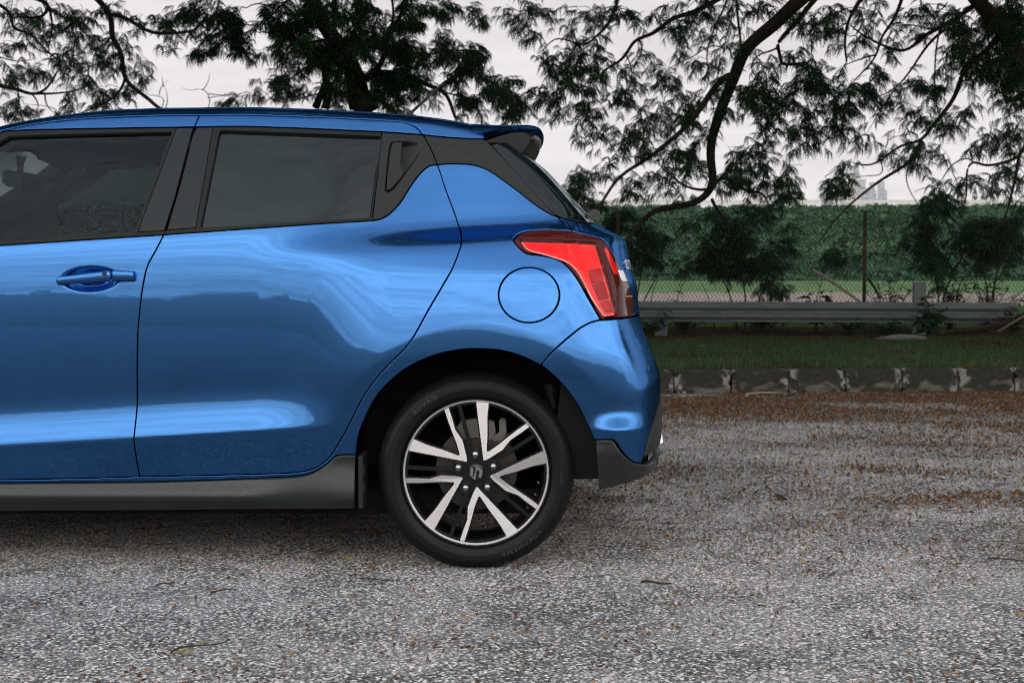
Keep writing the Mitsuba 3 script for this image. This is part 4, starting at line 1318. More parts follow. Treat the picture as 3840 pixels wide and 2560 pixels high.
def draw_litter(n, x0, x1, y0, y1):
    x, y = rng.uniform(x0, x1, n), rng.uniform(y0, y1, n)
    k = rng.random(n) < litter_density(x, y)
    k &= y < kerb_y(x) - 0.03
    return np.stack([x[k], y[k]], -1)


pts = np.vstack([draw_litter(210000, 0.2, 4.8, 1.2, 6.9), draw_litter(120000, -2.4, 3.0, -2.5, 1.6), draw_litter(16000, -5.5, 0.2, 1.2, 6.6)])
n = len(pts)
sz = rng.uniform(0.006, 0.017, n)
LIT = key_for('leaf_litter')
scene[LIT] = mikit.ply(scatter_quads(np.column_stack([pts, np.full(n, 0.004 + GZ) + rng.random(n) * 0.007]), sz, sz * rng.uniform(0.35, 0.65, n), rng.uniform(0, 6.28, n), rng.uniform(-1.15, 1.15, n) * (0.75 + 0.25 * sstep(0.3, 2.5, pts[:, 1]))), 'litter')
say(LIT, 'small brown fallen leaves strewn over the road and heaped along the kerb', 'leaf litter', kind='stuff')
ntw = 330
tw = []
for i in range(ntw):
    x, y = rng.uniform(-1.9, 3.6), rng.uniform(-2.4, 3.6)
    if rng.random() > 0.35 + litter_density(np.array([x]), np.array([y]))[0]:
        continue
    L, a = rng.uniform(0.03, 0.13), rng.normal(0, 0.7)
    t = np.linspace(-0.5, 0.5, 5)
    bend = rng.normal(0, 0.10)
    p = np.stack([x + L * (t * math.cos(a) - bend * t * t * math.sin(a)), y + L * (t * math.sin(a) + bend * t * t * math.cos(a)), np.full(5, 0.004 + GZ) + 0.004 * rng.random(5)], -1)
    tw.append(tube(p, rng.uniform(0.0006, 0.0014), 4, False))
TWK = key_for('leaf_stalks')
scene[TWK] = mikit.ply(cat(tw), 'twig_brown')
say(TWK, 'thin dry leaf stalks scattered over the asphalt', 'leaf stalks', kind='stuff')


def small_branch(px, radius, label, mat='twig_brown', z=0.006, cat_='twig'):
    k = key_for('fallen_twig')
    p = np.array([ground_at(a, b, z) for a, b in px])
    p[:, 2] += np.array([0, 0.004, 0.001, 0.006, 0.0])[:len(p)] if len(p) <= 5 else 0
    scene[k] = mikit.ply(tube(curve(p, 14), np.linspace(radius, radius * 0.55, 14) * 0.75, 7), mat, smooth=40)
    say(k, label, cat_)
    return k


small_branch([(2405, 2180), (2440, 2184), (2480, 2187), (2516, 2192)], 0.006, 'thick brown stick lying on the asphalt at the lower middle of the road')
small_branch([(2800, 1484), (2850, 1474), (2890, 1472), (2945, 1483)], 0.011, 'pale bare stick lying in the gutter against the kerb', 'pale_wood', 0.02)
small_branch([(3500, 1787), (3540, 1798), (3585, 1802)], 0.003, 'thin curved dark twig on clean grey asphalt at the right', z=0.006)
small_branch([(3705, 2092), (3760, 2098), (3840, 2104)], 0.004, 'long straight twig on the road at the right edge of the picture')
small_branch([(585, 2196), (620, 2190), (655, 2184), (640, 2187)], 0.003, 'short dark twig on pale asphalt below the front door')
small_branch([(790, 2222), (840, 2214), (890, 2208)], 0.004, 'brown twig on pale asphalt left of the wheel')
small_branch([(1345, 2166), (1400, 2174), (1450, 2176), (1500, 2180)], 0.003, 'long brown twig on the asphalt just left of the tyre')
LS = small_branch([(640, 2448), (700, 2428), (780, 2418), (862, 2406)], 0.0035, 'fallen twig with limp yellow-green leaves on the near asphalt')
c_ = [ground_at(a, b, 0.008) for a, b in ((668, 2446), (690, 2438), (722, 2444), (760, 2410), (700, 2452))]
for p in c_:
    lf = 0.6 * np.array([(-0.022, 0, 0), (-0.008, 0.007, 0.006), (0.008, 0.007, 0.008), (0.024, 0, 0.003), (0.008, -0.006, 0.007), (-0.008, -0.006, 0.004), (0, 0, 0.002)])
    a = rng.uniform(-0.6, 0.6)
    R_ = np.array([[math.cos(a), -math.sin(a), 0], [math.sin(a), math.cos(a), 0], [0, 0, 1]])
    add('leaf', TM(lf @ R_.T + p, [[0, 6, 1], [1, 6, 2], [2, 6, 3], [3, 6, 4], [4, 6, 5], [5, 6, 0]]), 'yellow_leaf', 60, LS)
bl = key_for('dead_leaf')
p = ground_at(2930, 1872, 0.004)
lf = np.array([(-0.022, 0.01, 0.022), (-0.012, 0.012, 0.024), (0.006, 0.006, 0.014), (0.024, -0.004, 0.002), (0.006, -0.012, 0.001), (-0.014, -0.004, 0.004)])
scene[bl] = mikit.ply(trimesh.convex.convex_hull(np.vstack([lf + p, lf + p + [0, 0.002, -0.002]])), 'black_leaf')
say(bl, 'single black curled leaf standing up on bare grey asphalt', 'leaf')

nb_ = 90000
gx = np.r_[rng.uniform(0.4, 7.5, nb_), rng.uniform(-9, 0.4, 16000)]
gy = kerb_y(gx) + 0.12 + 9.0 * rng.random(len(gx)) ** 1.5
dens = meshkit.fbm(np.stack([gx * 0.9, gy * 1.2, 0 * gx], -1), 4, 21)
k = rng.random(len(gx)) < sstep(0.30, 0.56, dens) * (1 - 0.75 * sstep(4.5, 8.5, gy - kerb_y(gx))) + 0.08
gx, gy = gx[k], gy[k]
n = len(gx)
h_ = rng.uniform(0.025, 0.085, n) * (0.7 + 0.6 * rng.random(n))
w_ = rng.uniform(0.0025, 0.005, n) * 1.2
a = rng.uniform(0, 6.28, n)
b = rng.uniform(0, 6.28, n)
lean = rng.uniform(0.15, 0.9, n)
root_ = np.stack([gx, gy, verge_z(gx, gy) - 0.004], -1)
wv = np.stack([np.cos(a), np.sin(a), 0 * a], -1) * w_[:, None]
ld = np.stack([np.cos(b) * lean, np.sin(b) * lean, np.ones(n)], -1) * h_[:, None]
v = np.stack([root_ - wv / 2, root_ + wv / 2, root_ + ld * [0.4, 0.4, 0.62] - wv * 0.38, root_ + ld * [0.4, 0.4, 0.62] + wv * 0.38, root_ + ld * [1, 1, 0.92]], 1).reshape(-1, 3)
k = np.arange(n) * 5
GR = key_for('grass')
scene[GR] = mikit.ply(TM(v, np.concatenate([np.stack([k, k + 1, k + 3], -1), np.stack([k, k + 3, k + 2], -1), np.stack([k + 2, k + 3, k + 4], -1)])), 'grass_blade')
say(GR, 'short dark green grass with bare patches on the verge behind the kerb', 'grass', kind='stuff')
nl = 9000
lx = rng.uniform(0.5, 8.0, nl)
ly = kerb_y(lx) + 0.15 + 9.5 * rng.random(nl)
sz = rng.uniform(0.012, 0.03, nl)
VL = key_for('verge_litter')
scene[VL] = mikit.ply(scatter_quads(np.stack([lx, ly, verge_z(lx, ly) + 0.012 + 0.02 * rng.random(nl)], -1), sz, sz * 0.5, rng.uniform(0, 6.28, nl), rng.uniform(-0.5, 0.5, nl)), 'litter')
say(VL, 'dry brown leaves lying among the grass of the verge', 'leaf litter', kind='stuff')

# ------------------------------------------------------------------ guardrail, fence
GY = 17.40
GL = key_for('guardrail')
say(GL, 'long grey galvanised road guardrail with two ridges behind the verge', 'guardrail')
w_prof = [(0.0, 0.0), (0.004, 0.025), (0.045, 0.050), (0.075, 0.078), (0.075, 0.095), (0.045, 0.120), (0.008, 0.145), (0.008, 0.166), (0.045, 0.191), (0.075, 0.216), (0.075, 0.233), (0.045, 0.261), (0.004, 0.286), (0.0, 0.310)]
w_prof = np.array(w_prof) * [1.0, 1.0]
x0g, x1g = -14.0, (3812 - 1920) / FOC * (GY + 4.39)
xs_, zs_ = np.linspace(x0g, x1g, 60), lambda x: 0.184 - 0.012 * (x - 2.0) / 3
jx = (3520 - 1920) / FOC * (GY + 4.39)
for a_x, b_x, off in ((x0g, jx - 4.0 - 0.15, 0.0), (jx - 4.0 - 0.45, jx + 0.16, 0.004), (jx - 0.16, x1g, 0.0)):
    xx = np.linspace(a_x, b_x, 30)
    outer = np.stack([np.broadcast_to(xx[:, None], (30, 14)), GY - w_prof[None, :, 0] - off + 0 * xx[:, None], zs_(xx)[:, None] + w_prof[None, :, 1] + off * 0.2], -1)
    inner_ = outer + [0, 0.0035, 0]
    v = np.concatenate([outer.reshape(-1, 3), inner_.reshape(-1, 3)])
    i, j = np.meshgrid(np.arange(29), np.arange(13), indexing='ij')
    a0 = i * 14 + j
    f = np.vstack([quad(a0, a0 + 14, a0 + 15, a0 + 1), quad(a0 + 420, a0 + 421, a0 + 435, a0 + 434)])
    i = np.arange(29) * 14
    f = np.vstack([f, quad(i, i + 420, i + 434, i + 14), quad(i + 13, i + 27, i + 447, i + 433)])
    add('beam', TM(v, f), 'zinc', 25, GL)
for dx_ in (-0.10, 0.10):
    for z in (0.085, 0.225):
        bo = trimesh.creation.icosphere(subdivisions=2, radius=0.016)
        bo.apply_scale([1, 0.6, 1])
        add('bolt', moved(bo, jx + dx_, GY - 0.080, float(zs_(jx)) + z), 'rust', 40, GL)
for px in (3447, 2480, 1500, 500, -500):
    x = (px - 1920) / FOC * (GY + 4.39 + 0.10)
    hp_ = 0.86 if px == 3447 else 0.44
    post = cat([moved(rbox(w_, d_, hp_, 0.004), x + dx_, GY + dy_, hp_ / 2 - 0.07) for w_, d_, dx_, dy_ in ((0.185, 0.012, 0, 0.055), (0.012, 0.10, -0.088, 0.11), (0.012, 0.10, 0.088, 0.11))])
    add('post', post, 'zinc', 30, GL)
FY = 18.70
FN = key_for('chainlink_fence')
say(FN, 'tall chain-link wire fence on rusty angle posts behind the guardrail', 'fence')
px_posts = [3241, 2316]
fx = [(p - 1920) / FOC * (FY + 4.39) for p in px_posts]
step_f = fx[0] - fx[1]
allx = [fx[0] + step_f * i for i in range(-5, 2)]
for x in allx:
    t = 0.058
    v = cat([moved(rbox(t, 0.006, 2.15, 0.002), x, FY + 0.02, 0.86), moved(rbox(0.006, t, 2.15, 0.002), x + t / 2, FY + 0.05, 0.86)])
    add('post', v, 'rust', 30, FN)
segs = []
P_ = 0.0625
zlo, zhi = -0.02, 1.80
nz = int((zhi - zlo) / P_)
zz = zlo + np.arange(nz + 1) * P_
for i in range(int((allx[-1] - allx[0]) / P_)):
    x = allx[0] + i * P_
    dx_ = np.where(np.arange(nz + 1) % 2 == 0, 0.0, P_ * 1.04) - P_ * 0.02
    wob = 0.02 * np.sin(zz * 3 + x * 0.7)
    segs.append(np.stack([x + dx_, FY + 0.004 * np.where(np.arange(nz + 1) % 2 == 0, 1, -1) + wob, zz], -1))
segs = np.array(segs)
ns, npn = segs.shape[:2]
rw = 0.0046
tri_off = np.array([[rw, 0, rw * 0.5], [-rw, 0, rw * 0.5], [0, rw * 0.8, -rw]])
v = (segs[:, :, None, :] + tri_off[None, None]).reshape(-1, 3)
i, j, c3 = np.meshgrid(np.arange(ns), np.arange(npn - 1), np.arange(3), indexing='ij')
a0 = (i * npn + j) * 3 + c3
a1 = (i * npn + j) * 3 + (c3 + 1) % 3
wm = add('wire_mesh', TM(v, quad(a0, a1, a1 + 3, a0 + 3)), 'wire', False, FN)
labels[wm] = {'label': 'grey diamond wire mesh', 'kind': 'stuff'}
for z in (0.25, 1.80):
    add('line_wire', tube(np.stack([np.linspace(allx[0], allx[-1], 40), np.full(40, FY), np.full(40, z) + 0.012 * np.sin(np.linspace(0, 30, 40))], -1), 0.0025, 5), 'wire', False, FN)

# ------------------------------------------------------------------ trees
def frond(seed, pairs=4, leaflets=6, L=0.17, pin=0.105):
    """A twice-feathered leaf: a stalk along +x with paired side stalks, each with small leaflets."""
    r = np.random.default_rng(seed)
    V, Fc = [], []

    def leaflet(p, d, up, l, w):
        s = np.cross(up, d)
        s /= np.linalg.norm(s) + 1e-9
        b = len(V)
        V.extend([p, p + d * l * 0.45 + s * w / 2, p + d * l, p + d * l * 0.55 - s * w / 2])
        Fc.extend([[b, b + 1, b + 2], [b, b + 2, b + 3]])

    def strip(pts, w):
        for a, b_ in zip(pts[:-1], pts[1:]):
            b = len(V)
            V.extend([a + [0, 0, w / 2], a - [0, 0, w / 2], b_])
            Fc.append([b, b + 1, b + 2])
    axis = [np.array([L * t, 0, -0.12 * L * t * t]) for t in np.linspace(0, 1, 5)]
    strip(axis, 0.004)
    for k in range(pairs):
        t = 0.22 + 0.78 * (k + 0.6) / pairs
        base = np.array([L * t, 0, -0.12 * L * t * t])
        for s in (-1, 1):
            ang = s * r.uniform(0.6, 1.0)
            pl = pin * (0.65 + 0.5 * math.sin(math.pi * (0.25 + 0.6 * t))) * r.uniform(0.85, 1.1)
            d = np.array([math.cos(ang), math.sin(ang), -0.25 + r.normal(0, 0.12)])
            d /= np.linalg.norm(d)
            droop = r.uniform(0.55, 1.0)
            pts = [base + d * pl * u + np.array([0, 0, -droop * pl * u * u]) for u in np.linspace(0, 1, leaflets + 1)]
            strip([pts[0], pts[leaflets // 2], pts[-1]], 0.003)
            roll = r.normal(0, 0.6)
            for q in range(1, leaflets + 1):
                u = q / leaflets
                dd = pts[q] - pts[q - 1]
                dd /= np.linalg.norm(dd)
                side = np.cross([0, 0, 1.0], dd)
                side /= np.linalg.norm(side) + 1e-9
                nn = np.cross(dd, side)
                side = side * math.cos(roll) + nn * math.sin(roll)
                w = 0.0175 * math.sin(math.pi * (0.16 + 0.74 * u)) * r.uniform(0.85, 1.15)
                for e in (-1, 1):
                    b = len(V)
                    m0 = pts[q - 1] - dd * 0.002
                    V.extend([m0, m0 * 0.25 + pts[q] * 0.75 + side * e * w + np.array([0, 0, -0.25 * w]), pts[q] + dd * 0.006 + side * e * w * 0.25])
                    Fc.append([b, b + 1, b + 2])
    return np.array(V), np.array(Fc)


FRONDS = [frond(s) for s in range(6)]
COARSE = [frond(50 + s, 3, 3, 0.5, 0.40) for s in range(3)]
for i, (v, f) in enumerate(COARSE):
    c = v.reshape(-1, 3)
    COARSE[i] = (v, f)


def rot_frames(d, roll):
    """Frames whose x axis points along d, z roughly up, rolled."""
    d = d / np.linalg.norm(d, axis=1, keepdims=True)
    up = np.tile([0, 0, 1.0], (len(d), 1))
    y = np.cross(up, d)
    y /= np.linalg.norm(y, axis=1, keepdims=True) + 1e-9
    z = np.cross(d, y)
    c, s = np.cos(roll)[:, None], np.sin(roll)[:, None]
    return np.stack([d, y * c + z * s, z * c - y * s], 2)


def leaves(pos, dirs, scale, protos, r):
    V, Fc, base = [], [], 0
    which = r.integers(0, len(protos), len(pos))
    R_ = rot_frames(dirs, r.normal(0, 0.35, len(pos)))
    for k, (v, f) in enumerate(protos):
        m = which == k
        if not m.any():
            continue
        w = np.einsum('nij,vj->nvi', R_[m], v) * scale[m, None, None] + pos[m, None]
        n = len(w)
        V.append(w.reshape(-1, 3))
        Fc.append((f[None] + (np.arange(n) * len(v))[:, None, None]).reshape(-1, 3) + base)
        base += n * len(v)
    return TM(np.vstack(V), np.vstack(Fc))


CL_ = []
for s in range(4):
    q = np.random.default_rng(200 + s)
    V, Fc = [], []
    for i in range(14):
        d = q.normal(0, 1, 3); d[2] = abs(d[2]) * 0.6; d[1] -= 0.5
        d /= np.linalg.norm(d)
        c = d * q.uniform(0.15, 0.42)
        t1 = np.cross(d, q.normal(0, 1, 3)); t1 /= np.linalg.norm(t1)
        t2 = np.cross(d, t1)
        a, b = q.uniform(.10, .22), q.uniform(.07, .15)
        k = len(V)
        V += [c - t1 * a, c + t2 * b + d * .03, c + t1 * a, c - t2 * b + d * .03]
        Fc += [[k, k + 1, k + 2], [k, k + 2, k + 3]]
    CL_.append((np.array(V), np.array(Fc)))


VIEW = {'d': (0, 0, 1.6327), '1': (0, 0, 1 / 1.96), '2': (1000, 0, 1 / 1.96), '3': (1900, 0, 1 / 2.091), '4': (2740, 0, 1 / 2.091), '5': (2100, 600, 1 / 2.24), '6': (2940, 600, 1 / 2.24)}


def src(view, p):
    ox_, oy_, k = VIEW[view]
    p = np.asarray(p, float)
    return np.stack([ox_ + p[:, 0] * k, oy_ + p[:, 1] * k], -1)


def limb(view, pts, w0, w1, Y, dy=(0, 0), n=None):
    """A limb through photograph points at depth Y (drifting by dy); w in metres at both ends."""
    s = src(view, pts)
    yy = np.linspace(Y + dy[0], Y + dy[1], len(s))
    p = at(s[:, 0], s[:, 1], yy)
    n = n or max(8, 4 * len(s))
    return curve(p, n), np.linspace(w0 / 2, w1 / 2, n)


def blobs_to_targets(blobs, view, Y, spread, spacing, r):
    spacing = spacing * 0.9
    out = []
    for bx_, by_, rx, ry, dens in blobs:
        area = math.pi * rx * ry * (VIEW[view][2] / 260) ** 2
        n = max(2, int(area / spacing ** 2 * dens))
        a, q = r.uniform(0, 2 * math.pi, n), np.sqrt(r.random(n))
        s = src(view, np.stack([bx_ + rx * q * np.cos(a), by_ + ry * q * np.sin(a)], -1))
        out.append(at(s[:, 0], s[:, 1], Y + r.normal(0, spread, n)))
    return np.vstack(out)


def grow(limbs, targets, r, base_r=0.0045):
    """Twigs from the limbs to every target, nearest first, each hanging a little."""
    nodes = np.vstack([p for p, _ in limbs])
    todo = targets.copy()
    best = cKDTree(nodes).query(todo)
    dist, who = best[0], nodes[best[1]]
    done = np.zeros(len(todo), bool)
    twigs, ends = [], []
    for _ in range(len(todo)):
        i = int(np.argmin(np.where(done, 1e9, dist)))
        a, b = who[i], todo[i]
        L = np.linalg.norm(b - a)
        m1 = a + (b - a) * 0.4 + np.array([0, 0, 0.10 * L]) + r.normal(0, 0.06 * L, 3)
        m2 = a + (b - a) * 0.75 + np.array([0, 0, 0.06 * L]) + r.normal(0, 0.05 * L, 3)
        p = curve(np.array([a, m1, m2, b]), 7)
        twigs.append((p, np.linspace(base_r + 0.006 * min(L, 1.2), base_r * 0.6, 7)))
        ends.append((b, b - m2))
        done[i] = True
        fresh = p[2:]
        d = np.linalg.norm(todo[:, None] - fresh[None], axis=2)
        k = d.argmin(1)
        dm = d[np.arange(len(todo)), k]
        better = dm < dist
        dist = np.where(better, dm, dist)
        who = np.where(better[:, None], fresh[k], who)
    return twigs, ends


def crown_of(ends, r, per=(5, 9), scale=(0.75, 1.15), protos=None):
    """Leaves set alternately along the last stretch of every twig."""
    P, D, S_ = [], [], []
    for b, d in ends:
        n = int(r.integers(*per))
        L = np.linalg.norm(d)
        d = d / (L + 1e-9)
        h = np.array([d[0], d[1], 0]) + 1e-6
        h /= np.linalg.norm(h)
        s = np.array([-h[1], h[0], 0])
        a0 = r.uniform(-.5, .5)
        s = s * math.cos(a0) + np.array([0, 0, 1]) * math.sin(a0)
        for k in range(n):
            u = (k + r.random()) / n
            e = 1 if k % 2 else -1
            P.append(b - d * 0.36 * (1 - u) + r.normal(0, 0.022, 3) + np.array([0, 0, -0.05 * u]))
            D.append(h * r.uniform(0.35, 0.9) + s * e * r.uniform(0.35, 1.0) * (1.1 - 0.7 * u) + np.array([0, 0, r.normal(-0.22, 0.2)]))
            S_.append(r.uniform(*scale))
    return leaves(np.array(P), np.array(D), np.array(S_), protos or FRONDS, r)


def tree(name, label, group, trunk, limbs, targets, r, per=(4, 7), scale=(0.7, 1.1), extra=None, category='tree'):
    key = key_for(name)
    say(key, label, category, group)
    if trunk is not None:
        add('trunk', tube(trunk[0], trunk[1], 14), 'bark', 50, key)
    for p, w in limbs:
        if w.max() > 0.028:
            add('limb', tube(p, w, 10), 'bark', 50, key)
    small = [(p, w) for p, w in limbs if w.max() <= 0.028]
    tw_, ends = grow(limbs + ([trunk] if trunk is not None else []), targets, r)
    tk = add('twigs', cat([tube(p, w, 5, False) for p, w in small + tw_]), 'bark', False, key)
    labels[tk] = {'label': 'thin dark twigs', 'kind': 'stuff'}
    ck = add('crown', crown_of(ends, r, per, scale), 'leaf', False, key)
    labels[ck] = {'label': 'feathery dark green leaves', 'kind': 'stuff'}
    return key, ends


r = np.random.default_rng(31)
# ---- the tree at the left edge
YA = 16.0
A = [limb('1', p, a, b, YA, dy) for p, a, b, dy in (
    ([(640, -160), (720, 0), (800, 100), (820, 180), (830, 280), (870, 350), (900, 460), (920, 570), (1000, 660), (1080, 720), (1150, 780), (1240, 830)], .095, .045, (0, -.3)),
    ([(920, 570), (870, 680), (800, 740), (730, 775), (600, 830)], .045, .02, (-.2, -.5)),
    ([(820, 110), (950, 150), (1050, 210), (1150, 245), (1280, 245), (1400, 230), (1480, 170)], .06, .03, (0, .4)),
    ([(-120, -60), (0, 40), (80, 120), (100, 200), (190, 240), (300, 330), (400, 420), (480, 450)], .06, .02, (.3, .6)),
    ([(190, -120), (290, 0), (350, 40), (330, 100), (260, 130), (120, 130)], .08, .02, (.2, .5)),
    ([(350, 50), (380, 140), (380, 240), (360, 340), (370, 400)], .04, .012, (.2, .6)),
    ([(-150, 590), (0, 630), (130, 660), (250, 690), (340, 650), (400, 560), (450, 500)], .075, .018, (-.2, .2)),
    ([(250, 690), (340, 690), (480, 680), (600, 650), (680, 600)], .04, .015, (0, .2)),
    ([(350, 40), (450, 120), (560, 180), (640, 260), (760, 300)], .045, .012, (0, -.6)),
    ([(190, 240), (240, 340), (340, 390), (480, 400), (620, 430)], .022, .010, (.4, .2)),
    ([(130, 680), (140, 760), (120, 840)], .03, .01, (0, 0)), ([(240, 700), (280, 770), (260, 830)], .025, .01, (0, .2)),
    ([(330, 700), (350, 780), (400, 830)], .025, .01, (0, -.2)),
    ([(0, 420), (60, 440), (140, 450), (260, 430)], .02, .01, (0, .1)))]
tA = [(60, 60, 90, 60, 1.0), (180, 60, 90, 60, 1), (40, 190, 60, 90, .9), (150, 190, 60, 60, .8), (420, 60, 80, 60, .9), (560, 60, 70, 70, 1.1), (640, 150, 80, 70, 1.1), (500, 180, 90, 70, .9), (760, 60, 60, 60, 1.0), (860, 60, 70, 60, 1.0),
      (700, 230, 70, 60, 1.0), (560, 280, 90, 60, .9), (420, 250, 90, 70, .8), (60, 320, 70, 40, .8), (90, 470, 100, 70, 1.2), (230, 520, 110, 70, 1.2), (360, 400, 80, 50, .8), (480, 350, 80, 60, .9), (640, 380, 90, 60, .9), (780, 360, 70, 60, 1.1),
      (800, 460, 90, 70, 1.2), (700, 520, 90, 60, 1.2), (560, 470, 90, 60, .8), (420, 530, 90, 60, .7), (950, 420, 90, 50, .9), (1060, 440, 80, 60, .7), (920, 300, 60, 60, .9), (980, 250, 60, 50, .8), (1060, 500, 40, 50, .8),
      (720, 640, 80, 60, 1.1), (760, 720, 70, 50, 1.0), (580, 580, 80, 40, .7), (60, 620, 60, 40, .6), (80, 760, 110, 60, 1.3), (230, 790, 90, 40, .9), (420, 780, 90, 40, 1.0), (560, 790, 90, 30, .8), (680, 790, 70, 30, .8), (860, 780, 70, 25, .7),
      (1160, 180, 90, 50, 1.0), (1270, 180, 80, 60, 1.0), (1200, 300, 50, 40, .6), (1280, 130, 50, 30, .6), (1090, 130, 60, 40, .6), (920, 680, 30, 40, .7), (950, 620, 30, 40, .5), (320, 120, 60, 60, .9), (260, 230, 60, 60, .7)]
trunkA = (curve(np.array([at(-900, 1240, 16.2), at(-820, 700, 16.2), at(-640, 200, 16.1), at(-420, -250, 16.0)]), 24), np.linspace(.24, .13, 24))
tree('rain_tree', 'fine-leaved tree whose thin branches hang in from the left edge above the bonnet side', None, trunkA, A, blobs_to_targets(tA, '1', YA, .55, .165, r), r)

# ---- the dense tree with a thick trunk behind the car roof
r = np.random.default_rng(32)
YB = 17.2
trunkB = (curve(np.vstack([at(1395, 1250, YB), at(1385, 700, YB), at(*src('2', [(705, 800)])[0], YB), at(*src('2', [(680, 650)])[0], YB), at(*src('2', [(620, 480)])[0], YB), at(*src('2', [(540, 350)])[0], YB), at(*src('2', [(440, 210)])[0], YB), at(*src('2', [(340, 0)])[0], YB), at(*src('2', [(280, -200)])[0], YB)]), 40), np.linspace(.21, .10, 40))
B = [limb('2', p, a, b, YB, dy) for p, a, b, dy in (
    ([(430, 800), (440, 640), (430, 520), (450, 380), (490, 240), (500, 60), (500, -150)], .13, .07, (.4, 0)),
    ([(360, 790), (410, 660), (440, 560)], .12, .07, (.2, .4)), ([(630, 800), (600, 640), (590, 500)], .10, .05, (-.3, 0)),
    ([(800, 800), (740, 700), (660, 560)], .12, .07, (.3, .1)),
    ([(680, 620), (760, 560), (860, 420), (900, 260), (960, 160), (1020, 20), (1050, -120)], .10, .05, (-.1, -.6)), ([(900, 240), (930, 100), (900, -60)], .05, .03, (-.4, -.4)),
    ([(760, 560), (950, 540), (1100, 590), (1220, 640), (1300, 680), (1350, 760), (1390, 870)], .09, .045, (-.2, -.7)),
    ([(1300, 680), (1380, 700), (1460, 720), (1560, 700)], .03, .012, (-.6, -.7)),
    ([(860, 420), (1000, 380), (1150, 400), (1330, 380), (1500, 370), (1640, 380)], .05, .012, (-.3, -.9)),
    ([(340, 60), (180, -10), (60, 90), (-60, 180), (-180, 170), (-240, 120)], .05, .014, (0, -.4)),
    ([(-60, 180), (-150, 290), (-250, 350)], .02, .008, (-.3, -.5)),
    ([(540, 350), (400, 300), (250, 320), (120, 280), (-60, 240)], .06, .015, (-.2, -.6)),
    ([(440, 210), (300, 120), (140, 100), (0, 40), (-150, 60)], .06, .015, (.2, .3)),
    ([(600, 500), (480, 440), (340, 470), (200, 560), (60, 620)], .05, .012, (-.3, -.8)),
    ([(600, 700), (480, 680), (330, 700), (200, 740), (60, 745)], .04, .012, (-.2, -.6)))]
tB = [(60, 60, 140, 80, 1.4), (250, 60, 130, 90, 1.7), (420, 60, 100, 80, 1.2), (80, 190, 110, 70, 1.2), (230, 220, 130, 80, 1.5), (330, 330, 140, 80, 1.8), (160, 380, 110, 60, 1.2), (230, 470, 120, 70, 1.4), (120, 560, 110, 70, 1.1), (80, 690, 90, 60, 1.0),
      (230, 640, 110, 70, 1.1), (480, 380, 130, 80, 1.8), (560, 280, 100, 60, 1.6), (640, 340, 120, 80, 2.0), (700, 200, 90, 80, 1.4), (650, 80, 90, 90, 1.4), (780, 80, 90, 80, 1.2), (800, 230, 90, 90, 1.5), (880, 330, 110, 80, 1.5), (960, 100, 90, 80, 1.3),
      (1000, 240, 60, 70, 1.3), (1100, 60, 100, 70, 1.5), (1220, 60, 90, 70, 1.6), (1080, 160, 50, 30, .9), (1260, 140, 50, 40, 1.0), (560, 560, 80, 100, 1.6), (520, 700, 90, 90, 1.5), (480, 760, 90, 40, 1.2), (880, 480, 120, 80, 1.6), (1000, 420, 100, 80, 1.5),
      (1120, 380, 100, 60, 1.4), (1230, 430, 90, 70, 1.3), (1100, 520, 120, 70, 1.5), (980, 600, 120, 70, 1.6), (860, 650, 110, 80, 1.6), (900, 760, 110, 50, 1.4), (1040, 720, 100, 70, 1.1), (1150, 660, 90, 60, 1.0), (1250, 740, 60, 70, .8),
      (1400, 380, 90, 60, 1.1), (1500, 320, 90, 50, .9), (1560, 420, 80, 60, 1.0), (1450, 470, 90, 50, 1.0), (1380, 560, 60, 40, .7), (1480, 540, 60, 40, .6), (1600, 520, 40, 40, .5), (1620, 350, 60, 30, .6), (740, 470, 80, 60, 1.4), (700, 730, 60, 50, 1.0),
      (1460, 720, 90, 60, 1.1), (1560, 680, 80, 60, 1.0), (1640, 620, 80, 70, 1.1), (1720, 720, 90, 60, 1.2), (1700, 860, 120, 35, 1.1), (1500, 870, 110, 30, 1.1), (1820, 640, 80, 70, 1.0), (1850, 760, 70, 50, .9), (1830, 560, 60, 40, .7),
      (1380, 60, 90, 70, .6), (1480, 60, 80, 60, .6), (1520, 140, 80, 40, .5), (1380, 230, 80, 30, .4)]
tB1 = [(1380, 60, 80, 60, 1.2), (1500, 60, 90, 70, 1.3), (1450, 150, 80, 60, 1.1), (1610, 130, 100, 70, 1.3), (1640, 230, 90, 60, 1.1), (1720, 160, 80, 70, 1.3), (1500, 350, 90, 40, .9), (1590, 375, 70, 35, .9), (1450, 410, 50, 40, .8), (1780, 300, 90, 60, 1.2), (1860, 400, 90, 60, 1.2), (1330, 80, 40, 60, .8), (1650, 740, 70, 25, .9), (1900, 700, 80, 60, 1.1), (1760, 400, 60, 50, .8)]
kB, endsB = tree('thick_rain_tree', 'dense dark tree with a thick leaning trunk standing behind the car roof', None, trunkB, B, np.vstack([blobs_to_targets(tB, '2', YB - .3, .75, .165, r), blobs_to_targets(tB1, '1', YB - .6, .5, .165, r)]), r, (8, 13), (.7, 1.05))
fr = [limb('2', [(440, 120), (520, 80), (580, 60), (640, 80)], .02, .01, 15.6), limb('2', [(300, 290), (250, 270), (200, 300)], .02, .01, 15.8)]
_, e2 = grow(fr, blobs_to_targets([(560, 100, 70, 60, 1.6), (470, 150, 50, 40, 1.2), (260, 300, 50, 40, 1.0)], '2', 15.6, .15, .15, r), r)
fk_ = add('crown', crown_of(e2, r, (6, 9)), 'leaf_fresh', False, kB)
labels[fk_] = {'label': 'brighter fresh green leaves', 'kind': 'stuff'}

